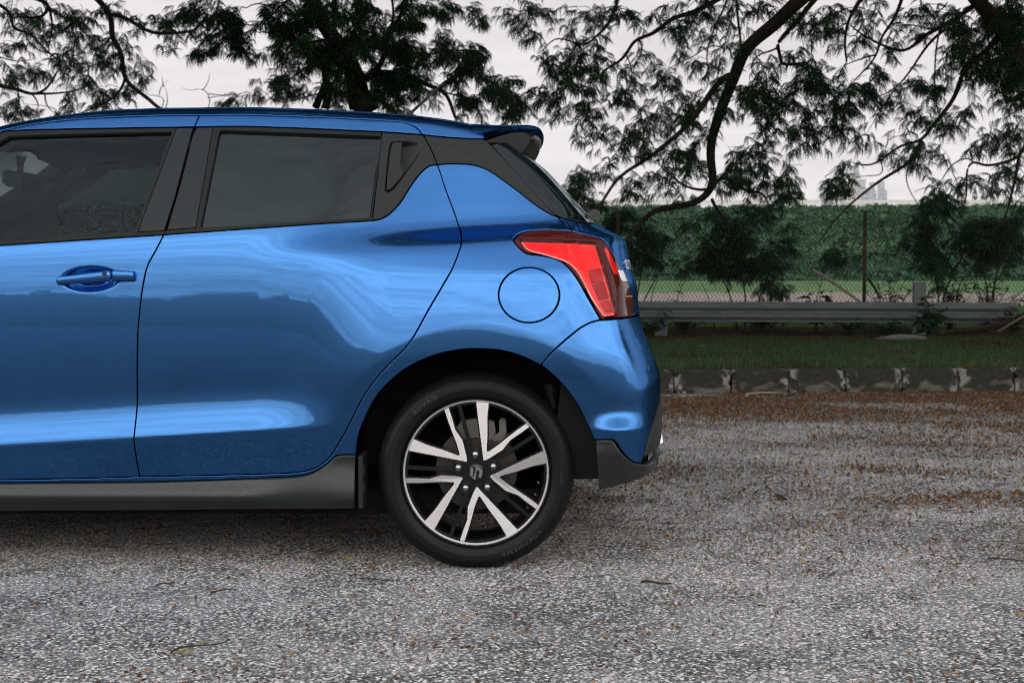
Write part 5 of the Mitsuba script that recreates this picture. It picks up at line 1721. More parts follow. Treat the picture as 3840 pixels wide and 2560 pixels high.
# ---- the tree leaning in from the right, with the long bowed limb
r = np.random.default_rng(33)
YR = 14.6
C3 = [limb('3', p, a, b, YR, dy) for p, a, b, dy in (
    ([(2500, -150), (2300, 0), (2050, 230), (1870, 400), (1800, 560), (1720, 760), (1650, 950), (1605, 1130), (1605, 1290), (1612, 1440), (1560, 1530), (1430, 1600), (1250, 1630), (1120, 1680), (1040, 1760), (980, 1840), (900, 1920)], .215, .05, (0, 1.0)),
    ([(1750, 590), (1600, 730), (1500, 880), (1400, 1000), (1250, 1130), (1080, 1260), (950, 1340), (850, 1430), (770, 1550), (700, 1640)], .085, .03, (0, -.4)),
    ([(2050, -160), (1650, 0), (1420, 110), (1300, 150), (1150, 260), (1000, 330), (940, 420), (870, 490), (800, 530), (740, 600)], .085, .03, (.4, -.2)),
    ([(900, -140), (870, 0), (840, 100), (780, 210), (690, 300), (640, 340), (470, 315), (380, 310), (300, 380), (240, 420)], .055, .012, (.6, .3)),
    ([(700, 310), (715, 350), (680, 440)], .03, .015, (.5, .4)),
    ([(1740, -60), (1720, 20), (1650, 180), (1600, 300), (1570, 450), (1580, 560), (1550, 720)], .035, .012, (.8, .6)),
    ([(1800, -80), (1810, 120), (1825, 250), (1845, 430)], .04, .03, (.5, .1)),
    ([(1040, 320), (1060, 390), (1030, 470)], .02, .008, (0, .2)), ([(940, 440), (980, 560), (970, 660), (930, 740)], .02, .008, (0, .3)),
    ([(930, 740), (990, 840), (1080, 880)], .010, .006, (.3, .3)),
    ([(1700, 380), (1560, 380), (1450, 450), (1340, 500), (1240, 580)], .02, .008, (.3, .5)),
    ([(1080, 1260), (930, 1235), (890, 1230), (830, 1160), (740, 1080)], .018, .007, (-.3, -.4)),
    ([(890, 1235), (800, 1280), (730, 1230), (715, 1180)], .010, .005, (-.4, -.4)),
    ([(1590, 1480), (1450, 1475), (1340, 1420), (1260, 1350), (1180, 1280)], .05, .014, (.8, .9)),
    ([(1620, 1480), (1690, 1400), (1730, 1400), (1800, 1440), (1870, 1490), (2000, 1520), (2060, 1620), (2150, 1720)], .06, .014, (.9, 1.1)),
    ([(1610, 1560), (1650, 1640), (1720, 1750), (1740, 1860)], .05, .02, (1.0, 1.2)))]
C4 = [limb('4', p, a, b, YR, dy) for p, a, b, dy in (
    ([(820, -130), (640, 20), (500, 190), (400, 300), (370, 360), (385, 430), (400, 490), (570, 500), (640, 560)], .085, .03, (.5, .3)),
    ([(370, 370), (280, 410), (200, 450), (165, 540), (260, 600)], .03, .012, (.3, .3)), ([(390, 430), (392, 560)], .03, .015, (.3, .2)),
    ([(1080, -100), (1020, 0), (940, 130), (900, 280), (910, 480)], .06, .025, (.2, .5)),
    ([(1400, -110), (1340, 0), (1280, 150), (1170, 330), (1140, 430), (1020, 580), (940, 680)], .055, .015, (.2, .4)),
    ([(1140, 430), (1000, 470), (880, 520)], .03, .012, (.3, .2)),
    ([(2250, 180), (2090, 300), (1950, 440), (1850, 510), (1800, 640), (1730, 800), (1640, 920), (1560, 1020), (1490, 1095), (1350, 1140), (1200, 1240), (980, 1280)], .09, .02, (.2, -.4)),
    ([(1490, 1095), (1460, 1200), (1400, 1270), (1200, 1400), (1050, 1510), (900, 1640), (780, 1780), (680, 1900)], .055, .014, (-.2, -.6)),
    ([(1200, 1240), (1165, 1210), (1190, 1340), (1060, 1380), (960, 1500)], .02, .008, (-.3, -.3)),
    ([(1700, 100), (1620, 330), (1600, 600), (1610, 800), (1640, 910)], .03, .016, (.4, 0)), ([(1610, 700), (1580, 930), (1490, 1040)], .016, .008, (.2, .2)),
    ([(1690, 230), (1500, 420), (1420, 540), (1300, 680), (1100, 760)], .045, .014, (.3, .5)),
    ([(2100, -60), (1860, 80), (1690, 190), (1500, 300), (1380, 390), (1180, 350), (1080, 300), (940, 200)], .08, .02, (.2, .4)),
    ([(1340, 200), (1480, 210), (1600, 230), (1700, 190)], .02, .02, (.4, .4)), ([(1700, 20), (1560, 120), (1400, 130), (1280, 130)], .02, .012, (.5, .5)),
    ([(2500, 850), (2330, 1060), (2260, 1220), (2210, 1250), (2100, 1285), (1970, 1290), (1900, 1275), (1870, 1300), (1850, 1400), (1840, 1568), (1800, 1640)], .06, .016, (-.2, -.5)),
    ([(2260, 1220), (2230, 1400), (2190, 1568), (2150, 1700), (2080, 1800), (1900, 1850)], .05, .016, (-.3, 0)),
    ([(1900, 1270), (1860, 1245), (1780, 1265), (1690, 1350), (1640, 1430), (1540, 1470), (1440, 1510)], .022, .008, (-.4, -.5)),
    ([(2230, 1400), (2330, 1420)], .02, .01, (-.3, -.3)), ([(1420, 1270), (1380, 1420), (1440, 1560), (1500, 1660)], .022, .008, (-.3, -.4)))]
tC3 = [(50, 60, 110, 90, .9), (180, 60, 90, 60, .9), (300, 40, 80, 60, 1.2), (330, 140, 50, 70, .7), (100, 210, 90, 60, .6), (190, 300, 50, 60, .7), (440, 210, 55, 45, .9), (520, 40, 60, 40, .6), (720, 60, 90, 60, .9), (700, 150, 60, 60, .7), (840, 120, 50, 50, .4),
       (940, 60, 50, 50, .9), (1020, 130, 60, 60, .6), (1120, 60, 80, 50, .7), (1240, 40, 90, 50, .9), (1360, 40, 90, 40, .9), (1270, 230, 60, 30, .7), (1370, 180, 50, 30, .5), (1550, 90, 80, 70, 1.2), (1660, 120, 70, 60, 1.1), (1640, 30, 90, 40, 1.1),
       (420, 450, 110, 60, 1.2), (560, 430, 110, 60, 1.3), (720, 380, 70, 60, .9), (640, 520, 120, 70, 1.5), (480, 560, 120, 60, 1.3), (350, 530, 60, 60, .9), (300, 640, 80, 60, .9), (420, 680, 90, 60, 1.1), (560, 660, 100, 70, 1.4), (720, 620, 90, 70, 1.4), (800, 700, 60, 60, 1.0),
       (260, 720, 60, 60, .8), (330, 800, 60, 60, 1.0), (360, 900, 70, 60, 1.1), (500, 780, 90, 50, 1.1), (640, 780, 80, 60, 1.1), (700, 850, 70, 40, 1.0), (600, 900, 70, 40, .8), (520, 960, 70, 60, 1.1), (640, 1050, 70, 60, 1.2), (700, 1040, 60, 60, 1.1),
       (70, 620, 90, 60, 1.0), (60, 720, 110, 60, 1.2), (140, 800, 80, 60, 1.1), (60, 850, 60, 40, .7), (20, 930, 30, 30, .5), (820, 450, 50, 40, .6), (1010, 500, 90, 30, .6), (1130, 470, 60, 30, .5), (1220, 540, 80, 40, .6), (1180, 640, 70, 50, .7), (1300, 560, 60, 40, .6),
       (1340, 650, 60, 50, .7), (1290, 420, 80, 40, .5), (1450, 490, 60, 40, .6), (1420, 290, 80, 60, .6), (1540, 240, 60, 50, .7), (950, 560, 50, 40, .5), (990, 640, 40, 30, .5), (1080, 750, 60, 40, .6), (960, 770, 60, 40, .6), (900, 800, 40, 30, .5), (1210, 800, 50, 30, .5),
       (1440, 740, 90, 50, .9), (1420, 800, 60, 30, .5), (1040, 960, 110, 60, 1.0), (1170, 920, 100, 60, 1.1), (1300, 900, 90, 60, .9), (1340, 980, 80, 50, .9), (920, 1070, 70, 60, 1.0), (1040, 1080, 110, 60, 1.2), (1180, 1060, 90, 60, 1.1), (950, 1160, 60, 50, 1.0), (1100, 1170, 90, 50, 1.0),
       (830, 980, 40, 30, .4), (1500, 940, 80, 40, .6), (1430, 950, 70, 40, .7), (1320, 1180, 110, 60, 1.3), (1440, 1130, 90, 60, 1.1), (1440, 1240, 110, 70, 1.5), (1330, 1280, 90, 60, 1.1), (1560, 1060, 50, 60, .7), (1230, 1360, 100, 60, 1.1), (1180, 1440, 90, 50, 1.1), (1320, 1430, 90, 60, 1.1),
       (1480, 1350, 70, 50, .9), (1260, 1520, 120, 40, 1.2), (820, 1320, 60, 40, .5), (780, 1370, 70, 40, .5), (1030, 1410, 60, 40, .8), (930, 1480, 110, 50, 1.1), (1080, 1490, 80, 50, .9), (1640, 450, 80, 60, .8), (1600, 560, 70, 60, .8), (1700, 460, 60, 60, .9), (1660, 640, 60, 40, .6),
       (1660, 850, 50, 50, .8), (1740, 900, 50, 70, .8), (1880, 750, 90, 70, 1.0), (1900, 850, 60, 60, .8), (2000, 540, 80, 40, .7), (1990, 640, 60, 50, .6), (1850, 300, 60, 40, .5), (1700, 1160, 60, 40, .7), (1760, 1240, 90, 60, 1.0), (1880, 1200, 80, 60, 1.1), (1900, 1330, 90, 60, 1.1),
       (1760, 1370, 70, 60, .8), (1980, 1420, 80, 60, .9), (2120, 1430, 70, 70, 1.0), (2200, 1480, 60, 60, 1.0), (1850, 1480, 110, 50, 1.0), (2160, 1560, 50, 40, .7), (1700, 1500, 60, 50, .8)]
tC4 = [(60, 60, 110, 70, 1.2), (200, 60, 100, 60, 1.3), (60, 190, 70, 60, .8), (350, 100, 90, 60, 1.0), (480, 60, 90, 50, 1.2), (620, 100, 90, 70, 1.2), (560, 230, 80, 60, 1.0), (660, 250, 60, 50, .9), (760, 60, 90, 60, 1.3), (780, 180, 80, 70, 1.2), (860, 280, 90, 60, 1.2), (980, 230, 80, 60, 1.0),
       (950, 80, 80, 60, 1.2), (1080, 60, 70, 60, .9), (1100, 180, 70, 60, .7), (1220, 60, 90, 60, 1.1), (1300, 280, 80, 50, .8), (1240, 420, 30, 30, .4), (1400, 80, 100, 60, 1.1), (1500, 60, 90, 60, 1.2), (1520, 220, 80, 60, .9), (1620, 120, 90, 60, 1.3), (1740, 100, 90, 80, 1.5), (1800, 220, 80, 70, 1.4),
       (1760, 350, 70, 70, 1.2), (1860, 380, 80, 70, 1.4), (1960, 250, 90, 80, 1.5), (2060, 100, 110, 80, 1.8), (2200, 60, 110, 80, 2.0), (2260, 200, 90, 90, 2.0), (2100, 420, 90, 80, 1.7), (2230, 380, 90, 80, 1.8), (2030, 540, 90, 70, 1.4), (2180, 560, 110, 80, 1.9), (2260, 700, 90, 90, 1.9), (2120, 680, 90, 80, 1.5),
       (2100, 820, 70, 70, 1.2), (2220, 860, 90, 80, 1.7), (2060, 980, 90, 60, 1.1), (2180, 1000, 90, 70, 1.4), (2000, 1080, 70, 60, 1.0), (2130, 1160, 80, 60, 1.1), (2250, 1130, 60, 70, 1.2), (1960, 1120, 40, 40, .7), (1980, 520, 60, 50, 1.0), (1900, 590, 60, 30, .6), (1740, 490, 80, 40, .8), (1800, 500, 60, 40, .7),
       (1690, 480, 50, 40, .5), (1930, 790, 50, 40, .7), (560, 360, 50, 40, .7), (470, 430, 50, 30, .5), (270, 530, 60, 40, .7), (350, 600, 90, 60, .9), (250, 640, 70, 60, .7), (480, 640, 80, 60, 1.0), (600, 560, 80, 60, 1.2), (700, 500, 80, 60, 1.4), (700, 620, 90, 70, 1.9), (770, 720, 90, 70, 1.8), (640, 700, 80, 70, 1.4),
       (500, 740, 70, 60, 1.0), (380, 730, 80, 60, 1.0), (330, 800, 70, 60, .9), (440, 830, 80, 60, 1.1), (140, 780, 90, 60, 1.0), (90, 700, 80, 50, .8), (200, 760, 50, 50, .8), (560, 850, 80, 70, 1.2), (680, 820, 80, 60, 1.3), (780, 850, 80, 60, 1.2), (880, 780, 80, 60, 1.1), (900, 880, 90, 60, 1.2), (970, 820, 60, 60, 1.0),
       (860, 620, 80, 60, 1.0), (960, 640, 80, 60, .9), (1080, 600, 90, 50, 1.0), (1180, 560, 80, 50, .9), (1120, 690, 80, 50, .9), (1220, 620, 70, 50, .9), (1060, 760, 60, 50, .8), (1160, 820, 40, 40, .6), (1320, 690, 90, 50, .9), (1420, 670, 90, 40, .9), (1330, 780, 80, 40, .9), (1260, 760, 60, 40, .8), (1500, 650, 60, 30, .6),
       (1520, 740, 70, 50, .9), (1640, 730, 50, 30, .6), (1530, 850, 70, 40, .8), (1570, 900, 40, 40, .6), (1210, 920, 50, 40, .7), (1290, 950, 80, 40, 1.0), (1750, 930, 50, 40, .6), (1860, 970, 60, 50, .7), (1660, 1010, 60, 30, .5), (250, 940, 60, 60, 1.1), (330, 980, 80, 50, 1.0), (440, 960, 80, 60, 1.1), (560, 970, 80, 60, 1.1),
       (240, 1050, 70, 50, 1.1), (360, 1070, 80, 50, 1.0), (470, 1060, 80, 60, 1.1), (600, 1040, 60, 60, .9), (720, 1020, 70, 60, 1.0), (820, 960, 60, 50, .8), (560, 1150, 90, 50, .9), (660, 1160, 50, 40, .8), (880, 1060, 60, 30, .6), (1020, 1110, 60, 60, .9), (1080, 1080, 30, 30, .4), (1220, 1150, 60, 40, .7), (1290, 1190, 60, 60, .7), (1450, 1070, 60, 30, .7),
       (1570, 1110, 60, 30, .6), (1650, 1150, 50, 40, .7), (1510, 1260, 50, 40, .7), (1450, 1300, 50, 40, .6), (60, 1180, 90, 50, 1.0), (180, 1180, 70, 50, .9), (60, 1280, 80, 50, .9), (220, 1260, 80, 50, .9), (340, 1230, 80, 50, .9), (470, 1230, 60, 60, .9), (300, 1340, 80, 50, .8), (100, 1390, 80, 50, .8), (440, 1410, 60, 40, .8), (430, 1510, 60, 40, .9),
       (900, 1310, 50, 40, .7), (930, 1390, 60, 40, .8), (780, 1370, 70, 40, .7), (800, 1460, 60, 40, .6), (870, 1430, 60, 40, .7), (2080, 1330, 60, 40, .7), (2160, 1290, 40, 30, .5), (2060, 1430, 60, 40, .7), (2150, 1480, 60, 40, .6), (2260, 1390, 40, 40, .6), (1760, 1430, 60, 30, .7), (1830, 1400, 50, 30, .6), (1580, 1500, 60, 40, .7), (1680, 1540, 70, 30, .7)]
trunkC = (curve(np.vstack([at(4300, 1290, YR), at(4150, 900, YR), at(3960, 430, YR), at(*src('4', [(2320, 560)])[0], YR), at(*src('4', [(2230, 380)])[0], YR), at(*src('4', [(2130, 240)])[0], YR), at(*src('4', [(2000, 80)])[0], YR), at(*src('4', [(1880, -60)])[0], YR), at(*src('4', [(1700, -300)])[0], YR)]), 40), np.linspace(.22, .08, 40))
tg = np.vstack([blobs_to_targets(tC3, '3', YR + .2, .55, .165, r), blobs_to_targets([(a, b, c, d, e * (1.6 if a > 1650 and b < 620 else 1.0)) for a, b, c, d, e in tC4], '4', YR + .2, .6, .165, r)])
tree('leaning_rain_tree', 'tall tree leaning in from the right edge, a bowed limb sweeping down to the fence', None, trunkC, C3 + C4, tg, r, (4, 7))

# ---- leafless twigs above the roof
for pts, label in (([[(1520, 800), (1530, 700), (1490, 660), (1430, 660), (1340, 640)], [(1490, 660), (1530, 600), (1540, 540)], [(1525, 720), (1600, 710), (1690, 700)], [(1530, 690), (1620, 700), (1760, 690), (1820, 670)]], 'bare leafless sapling rising above the roof nearer to the thick trunk'),
                   ([[(1180, 800), (1170, 710), (1080, 690), (1120, 650)], [(1170, 700), (1200, 620), (1240, 590)], [(1200, 640), (1190, 560)], [(1215, 800), (1230, 720), (1200, 620)]], 'bare leafless sapling rising above the middle of the roof, left of the other one')):
    k = key_for('bare_sapling')
    say(k, label, 'sapling')
    s0 = src('1', [pts[0][0]])[0]
    p0 = at(s0[0], s0[1], 19.0)
    add('trunk', tube(curve(np.array([[p0[0] + 0.1, 19.0, -0.03], [p0[0] + 0.05, 19.0, p0[2] * 0.5], p0]), 12), np.linspace(.022, .010, 12), 7), 'bark', 50, k)
    for q in pts:
        p_, w_ = limb('1', q, .018, .006, 19.0)
        add('twig', tube(p_, w_, 5), 'bark', 50, k)

# ---- shrubs and weeds along the fence
def shrub(label, view, blobs, stems, Y, seed, per=(5, 9), scale=(0.8, 1.2), spacing=.17, name='fence_shrub', mat='leaf'):
    r = np.random.default_rng(seed)
    L = [limb(view, p, .035, .012, Y, (0, 0.1)) for p in stems]
    key = key_for(name)
    say(key, label, 'shrub')
    tw_, ends = grow(L, blobs_to_targets([(a, b, c, d, e * 1.35) for a, b, c, d, e in blobs], view, Y, .35, spacing, r), r)
    tk = add('stems', cat([tube(p, w, 5, False) for p, w in L + tw_]), 'bark', False, key)
    labels[tk] = {'label': 'tangled thin stems', 'kind': 'stuff'}
    ck = add('foliage', crown_of(ends, r, per, scale), mat, False, key)
    labels[ck] = {'label': 'dark drooping leaves', 'kind': 'stuff'}


shrub('dark shrub behind the fence right beside the car tail', '5', [(120, 200, 120, 80, 1.2), (60, 330, 90, 80, 1.4), (220, 330, 110, 60, 1.2), (380, 380, 100, 60, 1.1), (440, 500, 110, 90, 1.2), (640, 560, 110, 90, 1.2), (560, 420, 100, 70, .9), (700, 720, 110, 110, 1.3), (620, 830, 90, 90, 1.0), (820, 640, 110, 90, 1.0), (800, 860, 110, 80, 1.0), (180, 150, 80, 60, 1.0)],
      [[(600, 1500), (640, 1200), (680, 950), (700, 700), (640, 500)], [(650, 1500), (720, 1150), (840, 900), (820, 640)], [(500, 1500), (480, 900), (440, 500), (200, 300)]], 19.4, 41)
shrub('large dark shrub hanging over the fence under the bowed limb', '5', [(1300, 450, 120, 80, 1.2), (1420, 600, 140, 100, 1.5), (1300, 720, 130, 100, 1.4), (1500, 760, 130, 110, 1.6), (1240, 870, 130, 90, 1.2), (1420, 920, 140, 90, 1.5), (1640, 860, 120, 100, 1.5), (1560, 620, 120, 90, 1.3), (1680, 980, 100, 70, 1.2), (1800, 820, 100, 100, 1.2), (1640, 400, 100, 70, 1.4), (1720, 430, 90, 60, 1.3), (1880, 700, 90, 80, 1.0), (1820, 1080, 110, 80, 1.1), (1880, 560, 70, 50, .7), (1060, 560, 90, 70, .8), (1080, 900, 100, 80, .9)],
      [[(1540, 1500), (1560, 1200), (1520, 950), (1420, 700), (1300, 480)], [(1500, 1500), (1430, 1150), (1300, 900), (1200, 800)], [(1600, 1500), (1680, 1150), (1760, 900), (1700, 500)]], 19.5, 42)
shrub('dark shrub behind the fence between the wire posts at the right', '6', [(1180, 520, 110, 80, 1.3), (1240, 400, 110, 80, 1.5), (1300, 320, 110, 60, 1.5), (1420, 380, 80, 60, 1.1), (1150, 640, 100, 90, 1.3), (1060, 600, 70, 80, 1.0), (1260, 760, 110, 90, 1.2), (1300, 900, 110, 80, 1.1), (1180, 880, 90, 80, 1.0), (1420, 860, 90, 70, 1.0), (1420, 700, 90, 90, .8), (440, 800, 70, 60, .8), (380, 900, 60, 60, .8), (420, 780, 40, 40, .8)],
      [[(1300, 1300), (1280, 1000), (1230, 760), (1160, 560)], [(1340, 1300), (1400, 1000), (1500, 800), (1300, 400)]], 19.2, 43)
shrub('big dark shrub behind the fence at the right edge of the picture', '6', [(1620, 560, 120, 100, 1.6), (1740, 640, 120, 100, 1.7), (1880, 560, 120, 90, 1.4), (1700, 480, 110, 60, 1.3), (1580, 660, 90, 90, 1.3), (1780, 780, 120, 90, 1.3), (1920, 700, 90, 90, 1.3), (1680, 880, 100, 80, 1.0), (1540, 500, 80, 60, 1.1), (1980, 620, 70, 90, 1.3), (1860, 860, 90, 60, .9), (1980, 300, 60, 60, .8), (1980, 450, 60, 60, .8)],
      [[(1700, 1300), (1690, 1000), (1640, 800), (1620, 560)], [(1760, 1300), (1780, 1000), (1860, 700), (1900, 560)]], 19.3, 44)


r = np.random.default_rng(48)
for vw, bl, st, lb in (('5', [(760, 1000, 170, 90, .8), (950, 1020, 180, 90, .9), (1160, 1000, 180, 100, .9), (1400, 1060, 160, 90, .9), (1000, 820, 160, 90, .5)], [[(700, 1500), (760, 1200), (820, 1000), (900, 880)], [(1010, 1500), (980, 1200), (1060, 1000), (1200, 900)], [(1300, 1500), (1260, 1200), (1180, 1020)], [(1480, 1500), (1440, 1200), (1400, 1020)]], 'tangle of bare brown stems behind the guardrail under the bowed limb'),
                       ('6', [(900, 1080, 140, 80, 1.0), (1000, 1000, 90, 90, .8), (1480, 1080, 150, 90, .9), (1700, 1050, 150, 90, .9), (300, 1050, 150, 90, .6)], [[(920, 1300), (900, 1150), (960, 1000)], [(1480, 1300), (1460, 1150), (1500, 1000)], [(1720, 1300), (1700, 1150), (1740, 1000)], [(260, 1300), (280, 1150), (330, 1000)]], 'tangle of bare brown stems along the fence on both sides of the tall guardrail post')):
    k = key_for('bare_brush')
    say(k, lb, 'shrub')
    L_ = [limb(vw, p, .022, .008, 18.9, (0, .1)) for p in st]
    tw_, _ = grow(L_, blobs_to_targets(bl, vw, 18.9, .25, .20, r), r, .003)
    add('stems', cat([tube(p, w, 5, False) for p, w in L_ + tw_]), 'bark', False, k)
    labels[k + '__stems'] = {'label': 'leafless crossing stems', 'kind': 'stuff'}


def plain_leaf(L, W):
    t = np.linspace(0, 1, 5)
    v, f = [], []
    for i, u in enumerate(t):
        w = W * math.sin(math.pi * (0.06 + 0.94 * u) ** 0.8) / 2 + 0.001
        z = -0.35 * L * u * u
        v += [(L * u, -w, z + w * 0.35), (L * u, 0, z), (L * u, w, z + w * 0.35)]
    for i in range(4):
        for j in range(2):
            a = i * 3 + j
            f += [[a, a + 3, a + 4], [a, a + 4, a + 1]]
    return np.array(v), np.array(f)


BROAD = [plain_leaf(0.20, 0.10), plain_leaf(0.16, 0.07), plain_leaf(0.24, 0.11)]
NARROW = [plain_leaf(0.16, 0.035), plain_leaf(0.20, 0.03), plain_leaf(0.12, 0.03)]


def weed(px, py, Y, h, w, n, protos, mat, label, seed, scale=(.6, 1.2), name='weed'):
    r = np.random.default_rng(seed)
    key = key_for(name)
    say(key, label, 'plant')
    g = at(px, py, Y)
    g[2] = -0.02 if Y > 16 else verge_z(np.array(g[0]), np.array(Y))
    S_, P, D = [], [], []
    for i in range(max(4, n // 9)):
        a, e = r.uniform(0, 6.28), r.uniform(0.1, 1.0)
        top_ = g + [w * e * math.cos(a), w * 0.6 * e * math.sin(a), h * r.uniform(0.55, 1.05) * (1 - 0.35 * e)]
        p = curve(np.array([g + r.normal(0, 0.03, 3) * [1, 1, 0], g * 0.5 + top_ * 0.5 + [0, 0, 0.08 * h], top_]), 8)
        S_.append(tube(p, np.linspace(.006, .003, 8), 5, False))
        for k in range(9):
            u = r.integers(2, 8)
            P.append(p[u] + r.normal(0, 0.012, 3))
            b = r.uniform(0, 6.28)
            D.append([math.cos(b), math.sin(b), r.normal(0.25, 0.35)])
    tk = add('stems', cat(S_), 'twig_brown', False, key)
    labels[tk] = {'label': 'thin upright stems', 'kind': 'stuff'}
    ck = add('foliage', leaves(np.array(P), np.array(D), r.uniform(*scale, len(P)), protos, r), mat, False, key)
    labels[ck] = {'label': 'green leaves', 'kind': 'stuff'}


weed(3490, 1250, 16.9, .62, .35, 70, BROAD, 'leaf', 'broad-leaved weed growing against the front of the guardrail below its bolted joint', 51)
weed(3060, 1250, 18.3, .95, .30, 60, BROAD, 'leaf', 'broad-leaved weed behind the guardrail left of the nearest fence post', 52)
weed(3700, 1250, 18.2, 1.05, .9, 260, NARROW, 'leaf', 'dense weeds behind the guardrail at the right edge', 53)
weed(3560, 1250, 18.2, 1.15, .55, 200, NARROW, 'leaf', 'weeds crowding the tall guardrail post on its right side', 54)
weed(3340, 1250, 18.3, 1.05, .5, 160, NARROW, 'twig_brown', 'dry brown weeds left of the tall guardrail post', 55)
weed(2560, 1262, 17.9, .62, .8, 220, NARROW, 'leaf', 'low weeds under the guardrail close behind the car', 56)
weed(2860, 1262, 17.9, .62, .9, 260, NARROW, 'leaf', 'low weeds under the middle of the guardrail', 57)
weed(3190, 1262, 17.9, .55, .7, 180, NARROW, 'leaf', 'low weeds under the guardrail at the foot of the nearest fence post', 58)
weed(3330, 1275, 16.6, .30, .7, 150, NARROW, 'leaf', 'small weeds on the verge in front of the guardrail', 59)
weed(3800, 1262, 17.0, .55, .6, 150, NARROW, 'twig_brown', 'dry brown scrub at the end of the guardrail', 60)
weed(2440, 1255, 17.1, .40, .7, 160, NARROW, 'leaf', 'low weeds in front of the guardrail beside the bumper', 61)


def log(px, Y, rad, label, mat, name):
    k = key_for(name)
    p = np.array([at(a, b, y) for (a, b), y in zip(px, np.linspace(Y[0], Y[1], len(px)))])
    scene[k] = mikit.ply(tube(curve(p, 16), np.linspace(rad, rad * 0.6, 16), 9), mat, smooth=50)
    say(k, label, 'branch')


log([(3047, 1012), (3110, 1050), (3170, 1092), (3238, 1140)], (18.2, 18.0), .030, 'broken grey branch leaning on the fence left of the nearest fence post', 'pale_wood', 'broken_branch')
log([(3255, 1045), (3280, 1080), (3300, 1120)], (18.3, 18.1), .025, 'short dark branch leaning on the fence right of the nearest fence post', 'bark', 'broken_branch')
log([(3860, 1175), (3760, 1215), (3640, 1235), (3520, 1250)], (15.8, 16.4), .055, 'thick brown log lying on the verge at the right edge', 'bark', 'fallen_log')
log([(3840, 1185), (3790, 1215), (3745, 1240)], (15.6, 15.9), .018, 'thin pale stick propped on the fallen log', 'pale_wood', 'broken_branch')
for (a, b), s_, lb in (((3380, 1262), .16, 'low pale stone half sunk in the grass under the guardrail'), ((2635, 1312), .05, 'small pale stone lying in the grass near the car')):
    k = key_for('stone')
    g = at(a, b, 15.3 if s_ > .1 else 12.0)
    g[2] = verge_z(np.array(g[0]), np.array(g[1]))
    m = trimesh.creation.icosphere(subdivisions=3, radius=1.0)
    v = np.array(m.vertices)
    v = v * (0.8 + 0.4 * meshkit.fbm(v * 1.7 + 5, 3, 3)[:, None]) * [s_ * 2.2, s_, s_ * .40]
    scene[k] = mikit.ply(TM(v + g, m.faces), 'stone_grey', smooth=40)
    say(k, lb, 'stone')

# ---- canopy over the road: the same trees' upper crowns, above the frame
r = np.random.default_rng(77)
nC = 2100
cx_, cy_ = r.uniform(-17, 18, nC), r.uniform(1.2, 27, nC)
cz_ = 6.3 + 0.19 * np.maximum(cy_ - 6, 0) + r.normal(0, .7, nC) + 0.7 * np.sin(cx_ * .5)
hid = (cz_ - 0.9 - CAM_Z) / (cy_ - CAM_Y) > 0.235
cx_, cy_, cz_ = cx_[hid], cy_[hid], cz_[hid]
keyN = {'rain_tree': cx_ < -5, 'thick_rain_tree': (cx_ >= -5) & (cx_ < 3), 'leaning_rain_tree': cx_ >= 3}
for kk, m_ in keyN.items():
    n_ = int(m_.sum())
    P = np.stack([cx_, cy_, cz_], -1)[m_]
    ck = add('crown', leaves(P, r.normal(0, 1, (n_, 3)) * [1, 1, .3], r.uniform(1.5, 2.4, n_), CL_, r), 'leaf', False, kk)
    labels[ck] = {'label': 'upper crown leaves above the road', 'kind': 'stuff'}

# ------------------------------------------------------------------ embankment cover, road on top, far things
r = np.random.default_rng(88)
nE = 17000
ex_, ey_ = r.uniform(-45, 70, nE), r.uniform(121, 140.5, nE)
ez_ = hill_z(ex_, ey_)
big = 0.45 + 0.9 * meshkit.fbm(np.stack([ex_ * .22, ey_ * .22, 0 * ex_], -1), 3, 9) * r.uniform(.5, 1.3, nE)
CRK = key_for('creeper_cover')
nb2 = 420
bxs, bys = r.uniform(-30, 60, nb2), 122 + 17 * r.random(nb2) ** 1.4
ex_, ey_, ez_ = np.r_[ex_, bxs], np.r_[ey_, bys], np.r_[ez_, hill_z(bxs, bys) + .1]
big = np.r_[big, r.uniform(1.3, 2.6, nb2)]
nE += nb2
scene[CRK] = mikit.ply(leaves(np.stack([ex_, ey_, ez_], -1), np.column_stack([r.normal(0, 1, nE), r.normal(0, 1, nE), r.normal(0, .15, nE)]), big, CL_, r), 'creeper_leaf')
say(CRK, 'dark green creepers and shrubs covering the embankment behind the fence', 'creeper', kind='stuff')

HB_ = key_for('motorway_barrier')
say(HB_, 'long pale safety barrier along the top of the embankment', 'barrier')
for z, h in ((8.30, .34), (8.02, .10)):
    add('rail', moved(trimesh.creation.box([420, .12, h]), 0, 141.2, z), 'white_barrier', False, HB_)
for i in range(-14, 22):
    add('post', moved(trimesh.creation.box([.16, .14, 1.0]), i * 4.0 + 1.3, 141.35, 8.05), 'zinc', False, HB_)

for px, top_, Y, lb in ((3210, 676, 148, 'white lamp post on the embankment beside the far towers'), (2969, 617, 150, 'thin tall lamp post on the embankment left of the far towers')):
    k = key_for('lamp_post')
    say(k, lb, 'lamp post')
    b_, t_ = at(px, 752, Y), at(px, top_, Y)
    add('pole', tube([[b_[0], Y, 6.0], [b_[0], Y, t_[2]]], [.16, .10] if px > 3000 else [.10, .06], 8), 'white_barrier', 40, k)
    add('lamp_head', moved(rbox(1.3, .30, .16, .05), t_[0] + .5, Y, t_[2]), 'white_barrier', 40, k)

